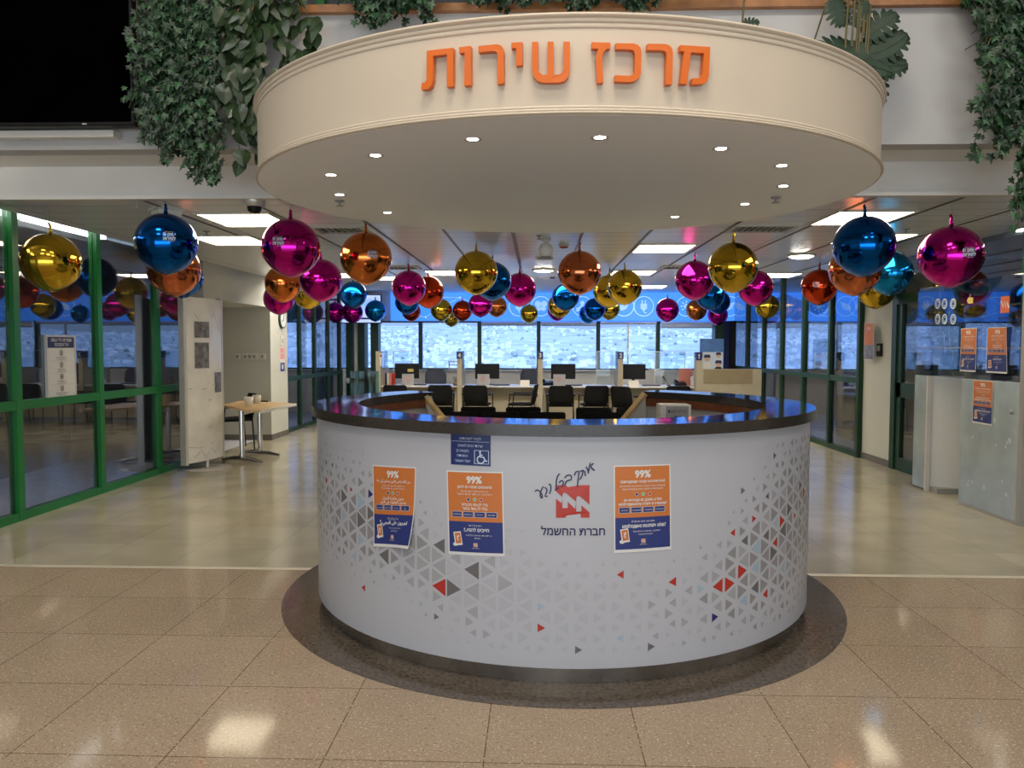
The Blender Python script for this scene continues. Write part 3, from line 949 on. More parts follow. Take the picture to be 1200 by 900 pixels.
# white cabinet standing inside the desk
cx = at_y(792, 480, 5.52)
c = thing('cabinet', 'white low cabinet with a paper label, standing inside the round desk', 'cabinet', (cx.x, 5.62, 0))
MB().box((cx.x, 5.62, .565), (.22, .2, 1.13), 'white_laminate', bev=.006).build('body', c)
mb = MB(); D = Decal(mb, plane_fn((cx.x, 5.519, 1.07), (1, 0, 0), (0, 0, 1))); D.rect(-.07, -.05, .09, .05, 0, 'card_grey'); D.text('נא לא לגעת', .01, .015, .025, .001, 'black_plastic', maxw=.13); D.text('תודה', .01, -.025, .02, .001, 'black_plastic')
mb.build('label', c)
# ================================================================== CANOPY WITH THE BIG LETTERS
KX, KY, KA, KB = 0.153, 5.05, 1.89, 1.71
ZL, ZH = 2.53, 2.955
canopy = thing('canopy', 'big round cream canopy with orange Hebrew letters over the desk', 'canopy', (KX, KY, ZL))
def ell(profile, m, n=128, smooth=True):
    mb = MB()
    P, Fs = [], []
    for off, z in profile:
        for k in range(n):
            t = 2 * PI * k / n
            P.append((KX + (KA + off) * math.cos(t), KY + (KB + off) * math.sin(t), z))
    for i in range(len(profile) - 1):
        for k in range(n):
            j = (k + 1) % n
            Fs.append((i * n + k, i * n + j, i * n + n + j, i * n + n + k))
    return mb.add(P, Fs, m, smooth)
def mould(z0, z1, bumps):
    pr = [(0, z0)]
    h = (z1 - z0) / len(bumps)
    for i, b in enumerate(bumps):
        for q in range(7):
            pr.append((b * (.55 + .45 * math.sin(PI * q / 6)), z0 + h * (i + q / 6)))
    pr.append((0, z1))
    return pr
ell([(0, ZL), (0, ZH)], 'canopy_paint').build('band', canopy)
ell(mould(ZL + .002, ZL + .04, (.016, .009, .006)), 'canopy_paint').build('lower_moulding', canopy)
ell(mould(ZH - .062, ZH, (.006, .012, .022)), 'canopy_paint').build('upper_moulding', canopy)
mb = MB(); mb.add([(KX + KA * math.cos(2 * PI * k / 128), KY + KB * math.sin(2 * PI * k / 128), ZL) for k in range(128)], [tuple(range(127, -1, -1))], 'soffit_paint'); mb.build('soffit', canopy)
mb = MB(); mb.add([(KX + KA * math.cos(2 * PI * k / 128), KY + KB * math.sin(2 * PI * k / 128), ZH - .005) for k in range(128)], [tuple(range(128))], 'soffit_paint'); mb.build('top_board', canopy)
def on_band(px, py, off):
    d = ray(px, py)
    a = (d.x / KA) ** 2 + (d.y / KB) ** 2
    b = d.x * KX / KA ** 2 + d.y * KY / KB ** 2
    c = (KX / KA) ** 2 + (KY / KB) ** 2 - 1
    t = (b - math.sqrt(b * b - a * c)) / a
    p = d * t + Vector((0, 0, EYE))
    nn = Vector(((p.x - KX) / KA ** 2, (p.y - KY) / KB ** 2, 0)).normalized()
    return p + nn * off
def arcp(cx, cy, rx, ry, a0, a1, n=6):
    return [(cx + rx * math.cos(math.radians(a0 + (a1 - a0) * i / n)), cy + ry * math.sin(math.radians(a0 + (a1 - a0) * i / n))) for i in range(n + 1)]
LET = [
    [(80, 108), (180, 97), (179, 245), (156, 249), (156, 122), (104, 128), (102, 222), (96, 243), (84, 256), (58, 259), (60, 233), (72, 231), (78, 222)],
    [(203, 95), (247, 90), (247, 241), (222, 244), (224, 115), (203, 118)],
    [(276, 91), (345, 84), (360, 87), (369, 95), (373, 110), (373, 234), (349, 238), (349, 122), (345, 113), (335, 110), (276, 115)],
    [(402, 78), (444, 75), (444, 165), (420, 167), (420, 98), (402, 100)],
    [(481, 75), (504, 74), (504, 180), (509, 194), (520, 202), (540, 203), (540, 74), (563, 74), (563, 203), (584, 202), (596, 194), (601, 180), (601, 74), (625, 74), (625, 185), (619, 210), (605, 226), (585, 232), (522, 232), (500, 225), (486, 208), (481, 185)],
    [(708, 76), (780, 78), (780, 101), (764, 102), (752, 118), (748, 142), (753, 233), (729, 234), (724, 145), (727, 118), (734, 102), (708, 100)],
    [(800, 80), (868, 81), (885, 87), (895, 98), (898, 115), (896, 195), (889, 214), (874, 226), (855, 230), (797, 228), (797, 204), (852, 206), (866, 202), (872, 190), (873, 120), (868, 108), (856, 104), (800, 103)],
    [(921, 82), (988, 83), (1004, 88), (1014, 98), (1018, 115), (1015, 240), (991, 239), (994, 122), (990, 111), (980, 107), (921, 106)],
    [(1046, 87), (1160, 94), (1155, 205), (1150, 224), (1140, 234), (1122, 239), (1092, 238), (1093, 215), (1118, 215), (1128, 210), (1132, 200), (1137, 118), (1087, 115), (1072, 238), (1046, 236), (1061, 112), (1046, 110)],
]
for poly in LET:
    pts = [(480 + x / 3.3333, 30 + y / 3.3333) for x, y in poly]
    n = len(pts)
    mb = MB()
    B = [on_band(x, y, .0) for x, y in pts]
    nrm = [(on_band(x, y, 1.0) - on_band(x, y, 0.0)).normalized() for x, y in pts]
    Fr = [b + k * .032 for b, k in zip(B, nrm)]
    Bk = [b + k * .004 for b, k in zip(B, nrm)]
    mb.add(Fr + Bk, [tuple(range(n - 1, -1, -1)), tuple(range(n, 2 * n))] + [(i, (i + 1) % n, n + (i + 1) % n, n + i) for i in range(n)], 'orange_sign')
    mb.build('letter', canopy)

# recessed spots under the canopy
def spot(name='recessed_spot'):
    t = thing(name, '', 'ceiling light', (0, 0, 0), group='recessed spots under the canopy')
    MB().lathe([(.027, -.001), (.040, -.004), (.044, 0)], 'lamp_frame', n=20).build('ring', t)
    mb = MB(); mb.disc((0, 0, -.0015), .027, 'spot_light', 20, up=False); mb.build('lamp', t)
    return t
SP = [(554, 163, 'front row spot under the canopy, left of the middle'), (703, 161, 'front row spot under the canopy, right of the middle'), (845, 174, 'spot under the canopy, second from its right front rim'),
      (916, 194, 'spot nearest the right rim of the canopy'), (918, 218, 'right rim spot in front of the ceiling sprinkler'), (873, 239, 'spot at the right rear of the canopy, beyond the sprinkler'),
      (791, 254, 'rearmost right spot above the bright pink balloon'), (440, 182, 'spot at the left front of the canopy underside'), (388, 205, 'spot nearest the left rim of the canopy'),
      (398, 228, 'left rim spot right beside the sprinkler'), (454, 249, 'rearmost left spot above the big orange balloon')]
s0 = spot()
for i, (px, py, lab) in enumerate(SP):
    p = at_z(px, py, ZL)
    if i == 0:
        s0.location = p; s0['label'] = lab
    else:
        dup(s0, p, 0, lab)
def sprinkler(loc, lab):
    t = thing('sprinkler', lab, 'sprinkler', loc, group='ceiling sprinklers')
    MB().lathe([(.035, 0), (.03, -.008), (.008, -.01), (.008, -.03), (.004, -.03)], 'grey_plastic', loc, 14).build('body', t)
    MB().lathe([(.0, -.034), (.026, -.034), (.026, -.037), (0, -.037)], 'grey_plastic', loc, 14).build('deflector', t)
sprinkler(at_z(909, 231, ZL), 'sprinkler under the right side of the canopy')
sprinkler(at_z(398, 235, ZL), 'sprinkler under the left side of the canopy')
sprinkler(at_z(242, 271, 2.65), 'small sprinkler on the ceiling by the left light panels')
sprinkler(at_z(1062, 268, 2.65), 'small sprinkler on the ceiling right of the big blue balloon')
sprinkler(at_z(632, 276, 2.65) , 'sprinkler on the middle ceiling behind the canopy')

# light panels in the ceiling
def panel(w, d):
    t = thing('ceiling_light', '', 'ceiling light', (0, 0, 0), group='lit ceiling panels')
    mb = MB()
    mb.bx(-w / 2 - .02, w / 2 + .02, -d / 2 - .02, -d / 2, -.012, 0, 'lamp_frame').bx(-w / 2 - .02, w / 2 + .02, d / 2, d / 2 + .02, -.012, 0, 'lamp_frame')
    mb.bx(-w / 2 - .02, -w / 2, -d / 2, d / 2, -.012, 0, 'lamp_frame').bx(w / 2, w / 2 + .02, -d / 2, d / 2, -.012, 0, 'lamp_frame')
    mb.build('frame', t)
    MB().bx(-w / 2, w / 2, -d / 2, d / 2, -.008, 0, 'troffer_light').build('diffuser', t)
    return t
LP = [(-2.55, 6.73, 2.65, 'lit ceiling panel nearest the dome camera on the left'), (-3.2, 8.02, 2.65, 'second lit panel behind the one by the dome camera'), (-2.9, 12.0, 2.65, 'lit panel between the big orange and the small blue balloons'),
      (-2.85, 14.2, 2.8, 'far lit panel above the left end windows'), (-1.35, 11.6, 2.65, 'lit panel left of the large gold balloon'), (1.40, 8.76, 2.65, 'lit panel above the gold balloon pair right of middle'),
      (1.41, 11.6, 2.65, 'lit panel directly behind the gold balloon pair'), (2.75, 6.74, 2.65, 'lit panel behind the big blue balloon on the right'), (3.4, 8.02, 2.65, 'lit panel partly hidden by the right blue balloon'),
      (2.35, 16.3, 2.8, 'far lit panel just above the blue banner'), (3.65, 12.05, 2.65, 'lit panel behind the red balloon on the right')]
p0 = panel(.6, .66)
for i, (x, y, z, lab) in enumerate(LP):
    if i == 0:
        p0.location = (x, y, z); p0['label'] = lab
    else:
        dup(p0, (x, y, z), 0, lab)
for X, y0, y1, lab in ((-4.70, 4.6, 6.9, 'long light tube along the top of the left glazing, nearer piece'), (-4.70, 6.95, 8.25, 'long light tube along the top of the left glazing, farther piece'), (4.75, 5.2, 7.9, 'light tube behind the green post at the upper right')):
    t = thing('light_tube', lab, 'ceiling light', (X, (y0 + y1) / 2, 2.77))
    MB().bx(X - .05, X + .05, y0, y1, 2.745, 2.77, 'lamp_frame').build('housing', t)
    MB().bx(X - .04, X + .04, y0 + .02, y1 - .02, 2.69, 2.74, 'strip_light').build('tube', t)
# air vents
def vent(x, y, w, d, lab):
    t = thing('air_vent', lab, 'vent', (x, y, 2.65), group='ceiling air vents')
    mb = MB(); mb.bx(x - w / 2, x + w / 2, y - d / 2, y - d / 2 + .04, 2.632, 2.65, 'lamp_frame').bx(x - w / 2, x + w / 2, y + d / 2 - .04, y + d / 2, 2.632, 2.65, 'lamp_frame')
    mb.bx(x - w / 2, x - w / 2 + .05, y - d / 2 + .04, y + d / 2 - .04, 2.632, 2.65, 'lamp_frame').bx(x + w / 2 - .05, x + w / 2, y - d / 2 + .04, y + d / 2 - .04, 2.632, 2.65, 'lamp_frame')
    mb.build('frame', t)
    mb = MB(); mb.bx(x - w / 2 + .05, x + w / 2 - .05, y - d / 2 + .04, y + d / 2 - .04, 2.646, 2.65, 'black_plastic'); mb.build('opening', t)
    mb = MB()
    k = int((w - .1) / .055)
    for i in range(k):
        xx = x - w / 2 + .05 + (w - .1) * (i + .5) / k
        mb.box((xx, y, 2.638), (.004, d - .08, .014), 'lamp_frame')
    mb.build('louvre', t)
vent(-1.87, 7.30, .52, .42, 'air vent left of the big orange balloon')
vent(2.08, 7.30, .60, .42, 'air vent above the big gold balloon on the right')
vent(-1.9, 10.8, .5, .4, 'small air vent behind the magenta balloon left of middle')
vent(1.95, 10.8, .5, .4, 'small air vent right of the lit panels in the middle')
# small devices on the ceiling
c = at_z(293, 233, 2.64); c.y += .09
t = thing('dome_camera', 'silver dome security camera on the beam, above the left light panel', 'camera', c)
MB().lathe([(.082, .012), (.08, -.03), (.062, -.045), (.058, -.045)], 'silver_frame', c, 24).build('housing', t)
MB().lathe([(.055, -.044), (.05, -.07), (.034, -.088), (0, -.095)], 'black_plastic', c, 24).build('dome', t)
c = at_z(184, 241, 2.65); c.y += .16
t = thing('ceiling_speaker', 'white box shaped speaker hanging from the ceiling left of the blue balloon', 'speaker', c)
MB().lathe([(.02, 0), (.135, 0), (.125, -.04), (.105, -.10), (.095, -.11), (0, -.11)], 'white_plastic', c, 4, False).build('body', t)
MB().lathe([(.155, 0), (.155, -.012), (.13, -.015)], 'lamp_frame', c, 4, False).build('bracket', t)
c = Vector((.08, 8.0, 2.65))
t = thing('globe_lamp', 'egg shaped white lamp hanging behind the canopy in the middle', 'lamp', c)
MB().lathe([(0, 0), (.05, 0), (.05, -.015), (.028, -.02), (.028, -.045)], 'white_plastic', c, 20).build('base', t)
MB().lathe([(.028, -.04), (.06, -.065), (.075, -.11), (.068, -.155), (.045, -.185)], 'white_plastic', c, 20).build('globe', t)
MB().lathe([(.05, -.175), (.05, -.2), (0, -.205)], 'grey_plastic', c, 20).build('socket', t)
c = Vector((.28, 8.47, 2.65))
t = thing('smoke_detector', 'smoke detector with a red band right of the globe lamp', 'detector', c)
MB().lathe([(0, 0), (.055, 0), (.055, -.02), (.03, -.02)], 'white_plastic', c, 18).build('base', t)
MB().lathe([(.045, -.02), (.045, -.032), (.02, -.038), (0, -.038)], 'red_plastic', c, 18).build('band', t)
c = Vector((.075, 9.6, 2.65))
t = thing('emergency_light', 'small flat white emergency light behind the globe lamp', 'light', c)
MB().box((c.x, c.y, 2.63), (.22, .1, .04), 'white_plastic', bev=.01).build('body', t)
MB().box((c.x, c.y - .052, 2.628), (.16, .006, .018), 'grey_plastic').build('lens', t)
c = Vector((.08, 11.1, 2.65))
t = thing('round_ceiling_light', 'small lit square light in the middle of the ceiling', 'ceiling light', c)
MB().lathe([(0, 0), (.17, 0), (.17, -.02), (.14, -.025)], 'lamp_frame', c, 4, False).build('frame', t)
MB().lathe([(.14, -.025), (.1, -.04), (0, -.04)], 'strip_light', c, 4, False).build('lamp', t)
c = Vector((3.15, 9.4, 2.65))
t = thing('round_ceiling_light', 'round lit downlight left of the copper balloon on the right', 'ceiling light', c)
MB().lathe([(0, 0), (.17, 0), (.17, -.02), (.14, -.025)], 'lamp_frame', c, 28).build('frame', t)
MB().lathe([(.14, -.025), (.09, -.045), (0, -.05)], 'strip_light', c, 28).build('lamp', t)
for x, y, m, lab in ((.03, 13.2, 'grey_plastic', 'round grey detector on the rear plain ceiling'), (.25, 13.4, 'tri_navy', 'small dark pointed detector on the rear plain ceiling')):
    t = thing('ceiling_detector', lab, 'detector', (x, y, 2.8))
    MB().lathe([(0, 0), (.09, 0), (.085, -.03), (.05, -.05)], 'white_plastic', (x, y, 2.8), 16).build('base', t)
    MB().lathe([(.06, -.045), (.04, -.08), (0, -.09)], m, (x, y, 2.8), 16).build('sensor', t)
# ================================================================== FOIL BALLOONS
def balloon_proto(colr):
    fm = 'foil_' + colr
    t = thing('foil_balloon', '', 'balloon', (0, 0, 0), group='shiny foil balloons hanging from the ceiling')
    R = .225
    n, k = 48, 28
    P, Fs = [], []
    for i in range(k + 1):
        th = PI * i / k
        for j in range(n):
            ph = 2 * PI * j / n
            r = R * (1 + .012 * abs(math.sin(2 * ph)) * math.sin(th))
            z = R * math.cos(th)
            if th > PI * .72:
                z -= .018 * ((th / PI - .72) / .28) ** 2
            P.append((r * math.sin(th) * math.cos(ph), r * math.sin(th) * math.sin(ph), z))
    for i in range(k):
        for j in range(n):
            q = (j + 1) % n
            Fs.append((i * n + j, (i + 1) * n + j, (i + 1) * n + q, i * n + q))
    MB().add(P, Fs, fm, True).build('foil_body', t)
    se = MB()
    for a in range(4):
        ph = a * PI / 2 + PI / 4
        se.tube([(R * 1.001 * math.sin(th) * math.cos(ph), R * 1.001 * math.sin(th) * math.sin(ph), R * math.cos(th)) for th in [PI * (.04 + .68 * i / 16) for i in range(17)]], .0016, fm, 5)
    se.build('seam', t)
    nk = MB()
    nk.lathe([(.022, R - .006), (.015, R + .01), (.011, R + .03), (.014, R + .04), (.008, R + .052), (.012, R + .062), (.004, R + .075)], fm, n=12)
    nk.add([(-.012, 0, R + .055), (.012, .004, R + .055), (.02, .002, R + .085), (.004, -.004, R + .095)], [(0, 1, 2, 3)], fm)
    nk.build('tied_neck', t)
    return t
PROTO = {}
BAL = [  # px, py, diameter px, colour, text, label
 (60, 307, 66, 'gold', 0, 'large gold balloon in front of the first green posts on the left'),
 (195, 285, 68, 'blue', 1, 'large dark blue balloon, front one of the left cluster by the white board'),
 (204, 316, 60, 'copper', 0, 'copper balloon tucked under the large blue one on the left'),
 (214, 325, 45, 'blue', 0, 'blue balloon lowest in the left cluster, under the copper one'),
 (341, 290, 65, 'magenta', 1, 'largest magenta balloon beside the white wall block, with white print'),
 (332, 332, 40, 'orange', 0, 'golden orange balloon under the largest magenta one'),
 (327, 350, 36, 'magenta', 0, 'magenta balloon lowest under the golden orange one'),
 (376, 328, 49, 'magenta', 0, 'magenta balloon just right of the golden orange one'),
 (361, 343, 37, 'gold', 0, 'gold balloon showing under two magenta ones on the left'),
 (429, 302, 54, 'orange', 1, 'orange balloon with white print under the left air vent'),
 (414, 345, 31, 'blue', 0, 'dark blue balloon below the orange printed one'),
 (393, 366, 22, 'magenta', 0, 'small magenta balloon, left one of a pair before the screen'),
 (413, 366, 23, 'magenta', 0, 'small magenta balloon, right one of a pair before the screen'),
 (440, 364, 23, 'cyan', 0, 'small light blue balloon at the corner of the hanging screen'),
 (479, 337, 40, 'magenta', 0, 'magenta balloon with a blue one under it, left of the middle'),
 (477, 354, 28, 'blue', 0, 'blue balloon half hidden under the left middle magenta one'),
 (482, 365, 21, 'red', 0, 'small red balloon lowest under the left middle blue one'),
 (502, 342, 34, 'red', 0, 'orange red balloon touching the left middle magenta one'),
 (517, 363, 24, 'gold', 0, 'small gold balloon below the orange red one'),
 (529, 373, 18, 'gold', 0, 'tiny gold balloon lowest in front of the windows, left of middle'),
 (542, 364, 21, 'red', 0, 'small red balloon right of the tiny gold one'),
 (558, 319, 46, 'gold', 0, 'large gold balloon with a curled neck left of the middle'),
 (577, 329, 39, 'blue', 0, 'dark blue balloon behind the large gold one in the middle'),
 (563, 357, 28, 'magenta', 0, 'magenta balloon under the middle gold and blue pair'),
 (582, 359, 23, 'orange', 0, 'small orange balloon behind the magenta one under the blue'),
 (609, 339, 35, 'magenta', 0, 'magenta balloon hanging alone nearest the middle of the room'),
 (620, 367.5, 20, 'gold', 0, 'small gold balloon alone under the middle magenta one'),
 (679, 319, 45, 'copper', 0, 'large copper balloon right of the globe lamp'),
 (663, 347.5, 32, 'blue', 0, 'dark blue balloon below the large copper one'),
 (656, 358, 28, 'gold', 0, 'gold balloon partly under the blue one below the copper'),
 (653, 364, 22, 'magenta', 0, 'magenta sliver of a balloon under gold and blue ones, middle'),
 (714, 341, 34, 'gold', 0, 'gold balloon behind the larger of the gold pair'),
 (732, 336, 39, 'gold', 0, 'front gold balloon of the pair right of the middle'),
 (714, 362, 25, 'gold', 0, 'small gold balloon below the gold pair'),
 (697, 362, 24, 'blue', 0, 'dark blue balloon left of the small gold one'),
 (689, 368, 20, 'cyan', 0, 'small teal blue balloon behind the dark blue one, right of middle'),
 (782, 363, 27, 'magenta', 0, 'small magenta balloon alone in front of the blue banner'),
 (814, 328, 43, 'magenta', 0, 'bright pink balloon left of the big gold one'),
 (816, 363, 23, 'orange', 0, 'small orange balloon under the bright pink one'),
 (859, 313, 57, 'gold', 0, 'big gold balloon under the right air vent'),
 (832, 346, 33, 'blue', 0, 'blue balloon between the pink and the big gold ones'),
 (842, 354, 27, 'blue', 0, 'smaller blue balloon below the big gold one'),
 (841, 369, 22, 'magenta', 0, 'small magenta balloon lowest under the two blue ones'),
 (885, 337, 41, 'magenta', 0, 'magenta balloon right behind the big gold one'),
 (899, 359, 28, 'gold', 0, 'gold balloon under the magenta one by the right glazing'),
 (960, 336, 38, 'red', 1, 'red balloon with white print before the right glazing'),
 (1012.6, 288, 69, 'blue', 0, 'largest dark blue balloon at the right under the light panel'),
 (1002, 316, 58, 'copper', 0, 'copper balloon under the largest dark blue one'),
 (1043, 320, 47, 'cyan', 0, 'light blue balloon right below the largest dark blue one'),
 (1027, 340, 42, 'gold', 0, 'gold balloon lowest in the right cluster by the white pillar'),
 (1114, 300, 70, 'magenta', 1, 'large magenta balloon above the grey kiosk'),
]
rb = random.Random(5)
for px, py, dm, colr, prt, lab in BAL:
    dist = F * .452 / dm * (1.0 if dm > 24 else .94)
    p = at_d(px, py, dist)
    scl = min(1.0, 16.9 / dist)
    dist = min(dist, 16.9 if px != 542 else 16.0)
    p = at_d(px, py, dist)
    zc = 2.65 if p.y < 12.3 else 2.8
    if p.z > zc - .322:                     # keep the neck below the ceiling
        k = (zc - .322 - EYE) / (p.z - EYE)
        p = at_d(px, py, dist * k)
    rz = rb.uniform(0, 6.28)
    if colr not in PROTO:
        PROTO[colr] = balloon_proto(colr)
        o = PROTO[colr]
        o.location = p
        o.scale = (scl, scl, scl)
        o.rotation_euler = (0, 0, rz)
        o['label'] = lab
    else:
        o = dup(PROTO[colr], p, rz, lab, sc=(scl, scl, scl))
    o.name = 'foil_balloon'
for o in [o for o in bpy.data.objects if o.get('category') == 'balloon']:
    p = Vector(o.location)
    zc = 2.65 if p.y < 12.3 else 2.8
    MB().tube([(p.x, p.y, p.z + .28), (p.x, p.y, zc + .004)], .0012, 'cable_grey', 4).build('thread', o)
    if o['label'] in {b[5] for b in BAL if b[4]}:
        b = next(b for b in BAL if b[5] == o['label'])
        tx, ty = {195: (.02, .05), 341: (-.09, .045), 429: (.055, .03), 960: (-.035, .03), 1114: (.115, .02)}[int(b[0])]
        view = (Vector((0, 0, EYE)) - p).normalized()
        rt_ = Vector((0, 0, 1)).cross(view).normalized()
        up_ = view.cross(rt_)
        def fn(a, c, off, p=p, view=view, rt_=rt_, up_=up_, tx=tx, ty=ty):
            q = rt_ * (a * .8 + tx) + up_ * (c * .8 + ty)
            q += view * math.sqrt(max(.0001, .225 ** 2 - q.length_squared))
            return p + q.normalized() * (.2295 + off)
        mb = MB(); D = Decal(mb, fn)
        D.text('חברת החשמל', 0, .042, .009, 0, 'sign_text', maxw=.085)
        D.text('עושים 10', 0, .02, .03, 0, 'sign_text', bold=.06, maxw=.105)
        D.text('לשירות', 0, -.018, .03, 0, 'sign_text', bold=.06, maxw=.105)
        D.text('תמיד איתך', .01, -.045, .008, 0, 'sign_text', maxw=.07)
        mb.build('print', o)
# ================================================================== HANGING PLANTS ON THE PARAPET
IVY = [(0, 0), (.18, -.12), (.5, -.10), (.34, .16), (.62, .42), (.26, .46), (0, 1.0), (-.26, .46), (-.62, .42), (-.34, .16), (-.5, -.10), (-.18, -.12)]
HEART = [(0, 0), (.22, -.10), (.44, .05), (.46, .32), (.28, .68), (0, 1.0), (-.28, .68), (-.46, .32), (-.44, .05), (-.22, -.10)]
def leaf(mb, p, shape, size, rd, m, face=None, droop=None):
    d = Vector((rd.uniform(-.6, .6), rd.uniform(-.5, .1), -1 if droop is None else droop)).normalized()
    nn = Vector((rd.uniform(-.7, .7), -1, rd.uniform(-.2, .8))).normalized() if face is None else face
    nn = (nn - d * nn.dot(d)).normalized()
    a = d.cross(nn)
    c = p + d * size * .4 + nn * size * .06
    P = [c] + [p + a * x * size + d * y * size - nn * size * .18 * abs(x) for x, y in shape]
    n = len(shape)
    mb.add(P, [(0, 1 + i, 1 + (i + 1) % n) for i in range(n)], m, False)
def hanging(name, lab, cat, strands, shape, size, mats, seed, dens, spread=.06):
    rd = random.Random(seed)
    x0 = sum(s[0] for s in strands) / len(strands)
    t = thing(name, lab, cat, (x0, 5.2, 3.87))
    fo, sm = MB(), MB()
    for (x, zt, zb, y) in strands:
        n = max(3, int((zt - zb) / .05))
        pts = []
        dx = rd.uniform(-.10, .10)
        for i in range(n + 1):
            f = i / n
            pts.append(Vector((x + dx * f + .03 * math.sin(f * 7 + x * 30), y + .03 * math.sin(f * 9 + x * 17), zt + (zb - zt) * f)))
        sm.tube([(x, 5.3, zt)] + pts, .003, 'stem', 4, caps=False)
        for i in range(int((zt - zb) * dens) + 3):
            f = rd.random() ** .9
            k = min(n - 1, int(f * n))
            p = pts[k].lerp(pts[k + 1], rd.random())
            taper = 1 - .4 * f
            p = p + Vector((rd.uniform(-spread, spread) * taper, rd.uniform(-spread, spread * .4), 0))
            leaf(fo, p, shape, size * rd.uniform(.7, 1.25), rd, mats[0] if rd.random() < .72 else mats[1])
    sm.build('stems', t)
    fo.build('foliage', t)
    return t
rv = random.Random(21)
def strands(xs, ztop, fn, n, y=5.12):
    out = []
    for i in range(n):
        x = xs[0] + (xs[1] - xs[0]) * (i + rv.random()) / n
        out.append((x, ztop + rv.uniform(-.05, .12), fn(x) + abs(rv.gauss(0, .18)), y + rv.uniform(-.09, .05)))
    return out
def ivl(x):
    px = 632 + x * 177
    return interp(px, [160, 180, 205, 225, 240, 255, 262], [3.12, 2.88, 2.78, 2.72, 2.62, 3.05, 3.35])
S1 = strands((-2.60, -2.12), 3.84, ivl, 36)
S1 += [(-2.40, 3.8, 2.78, 5.08), (-2.28, 3.8, 2.74, 5.08), (-2.24, 3.8, 2.62, 5.06), (-2.20, 3.7, 2.66, 5.08)]
hanging('ivy', 'thick ivy hanging from the parapet right beside the black television', 'hanging plant', S1, IVY, .052, ('ivy_leaf', 'ivy_light'), 1, 66)
S2 = [(-2.0, 3.88, 2.95, 5.08), (-1.93, 3.9, 2.72, 5.06), (-1.86, 3.9, 2.80, 5.08), (-1.8, 3.92, 3.0, 5.1), (-1.95, 3.9, 3.1, 5.05), (-1.75, 3.92, 3.2, 5.1), (-2.04, 3.88, 3.2, 5.1), (-1.64, 3.92, 3.45, 5.1), (-1.55, 3.9, 3.42, 5.08), (-1.7, 3.95, 3.5, 5.08), (-1.6, 3.96, 3.7, 5.1), (-1.88, 3.9, 2.9, 5.04), (-1.84, 3.9, 3.3, 5.02)]
hanging('pothos', 'large leaved green vine between the thick ivy and the canopy', 'hanging plant', S2, HEART, .115, ('pothos_leaf', 'pothos_leaf'), 2, 17, .07)
S3 = strands((-1.22, -.66), 3.92, lambda x: 3.60 + abs(x + .98) * .3, 30)
hanging('ivy', 'bushy ivy clump on the parapet just above the left rim of the canopy', 'hanging plant', S3, IVY, .048, ('ivy_leaf', 'ivy_light'), 3, 120)
S4 = strands((-.42, .75), 4.0, lambda x: 3.70, 60)
hanging('ivy', 'low row of ivy on the parapet directly over the canopy lettering', 'hanging plant', S4, IVY, .05, ('ivy_leaf', 'ivy_leaf'), 4, 110)
def ivr(x):
    px = 632 + x * 177
    return interp(px, [1115, 1125, 1140, 1150, 1165, 1180, 1190, 1205, 1240], [3.72, 3.6, 3.3, 2.95, 2.72, 2.7, 2.36, 2.32, 2.9])
S5 = strands((2.70, 3.42), 3.86, ivr, 56)
S5 += [(3.09, 3.6, 2.30, 5.06), (3.12, 3.6, 2.34, 5.08), (2.88, 3.8, 2.74, 5.08), (2.84, 3.6, 3.05, 5.0), (2.8, 3.5, 3.2, 5.0)]
hanging('ivy', 'thick ivy hanging at the right edge above the grey kiosk', 'hanging plant', S5, IVY, .054, ('ivy_leaf', 'ivy_light'), 5, 56)
def lobed(mb, base, direc, face, size, m, lobes=7):
    d = Vector(direc).normalized(); nn = Vector(face); nn = (nn - d * nn.dot(d)).normalized(); a = d.cross(nn)
    for s in (-1, 1):
        for i in range(lobes):
            f = i / (lobes - 1)
            q = base + d * size * (.06 + .82 * f)
            L = size * (.46 * math.sin(PI * (.22 + .68 * f)) + .06)
            dd = (a * s * (1 - .35 * f) + d * (.25 + .8 * f * f - .35 * (1 - f))).normalized()
            w = size * .088
            tip = q + dd * L - nn * size * .10
            mid = q + dd * L * .6 - nn * size * .03
            e = dd.cross(nn).normalized()
            mb.add([q + e * w * .8, q - e * w * .8, mid - e * w, mid + e * w, tip - e * w * .35, tip + e * w * .35], [(0, 1, 2, 3), (3, 2, 4, 5)], m)
    for i in range(8):
        f = i / 8
        q = base + d * size * f; q2 = base + d * size * (f + .125)
        wv = size * .13 * math.sin(PI * min(1, .15 + f * .85)); wv2 = size * .13 * math.sin(PI * min(1, .15 + (f + .125) * .85))
        mb.add([q - a * wv, q + a * wv, q2 + a * wv2, q2 - a * wv2], [(0, 1, 2, 3)], m)
t = thing('philodendron', 'philodendron with big deeply cut leaves behind the right rim of the canopy', 'plant', (2.0, 5.2, 3.87))
fo, sm = MB(), MB()
for (px, py, dx, dz, size, sp) in ((1003, 62, .55, -.35, .26, 5), (1010, 50, -.2, -1, .30, 6), (1012, 40, .75, .45, .22, 5), (998, 55, -.9, -.1, .24, 5), (978, 0, .25, -.9, .17, 5), (1005, 72, .45, -.9, .30, 6), (1014, 62, .85, .35, .26, 6), (1016, 70, .9, -.15, .24, 6), (870, 27, 1, .05, .10, 4), (990, 64, -.5, -.7, .2, 5), (1000, 30, .4, .8, .16, 4)):
    b = at_y(px, py, 5.0)
    lobed(fo, b, (dx, -.12, dz), (.1 * dx, -1, .35), size, 'philo_leaf', sp + 2)
    top = Vector((b.x - .06, 5.22, 3.9)); md = (b + top) / 2 + Vector((.04, -.12, .05))
    sm.tube([top, md, b], .007, 'stem', 5)
b = at_y(953, 51, 5.0); tp = at_y(967, 8, 5.1); sm.tube([tp, b], .006, 'stem', 5)
sm.build('stems', t); fo.build('foliage', t)
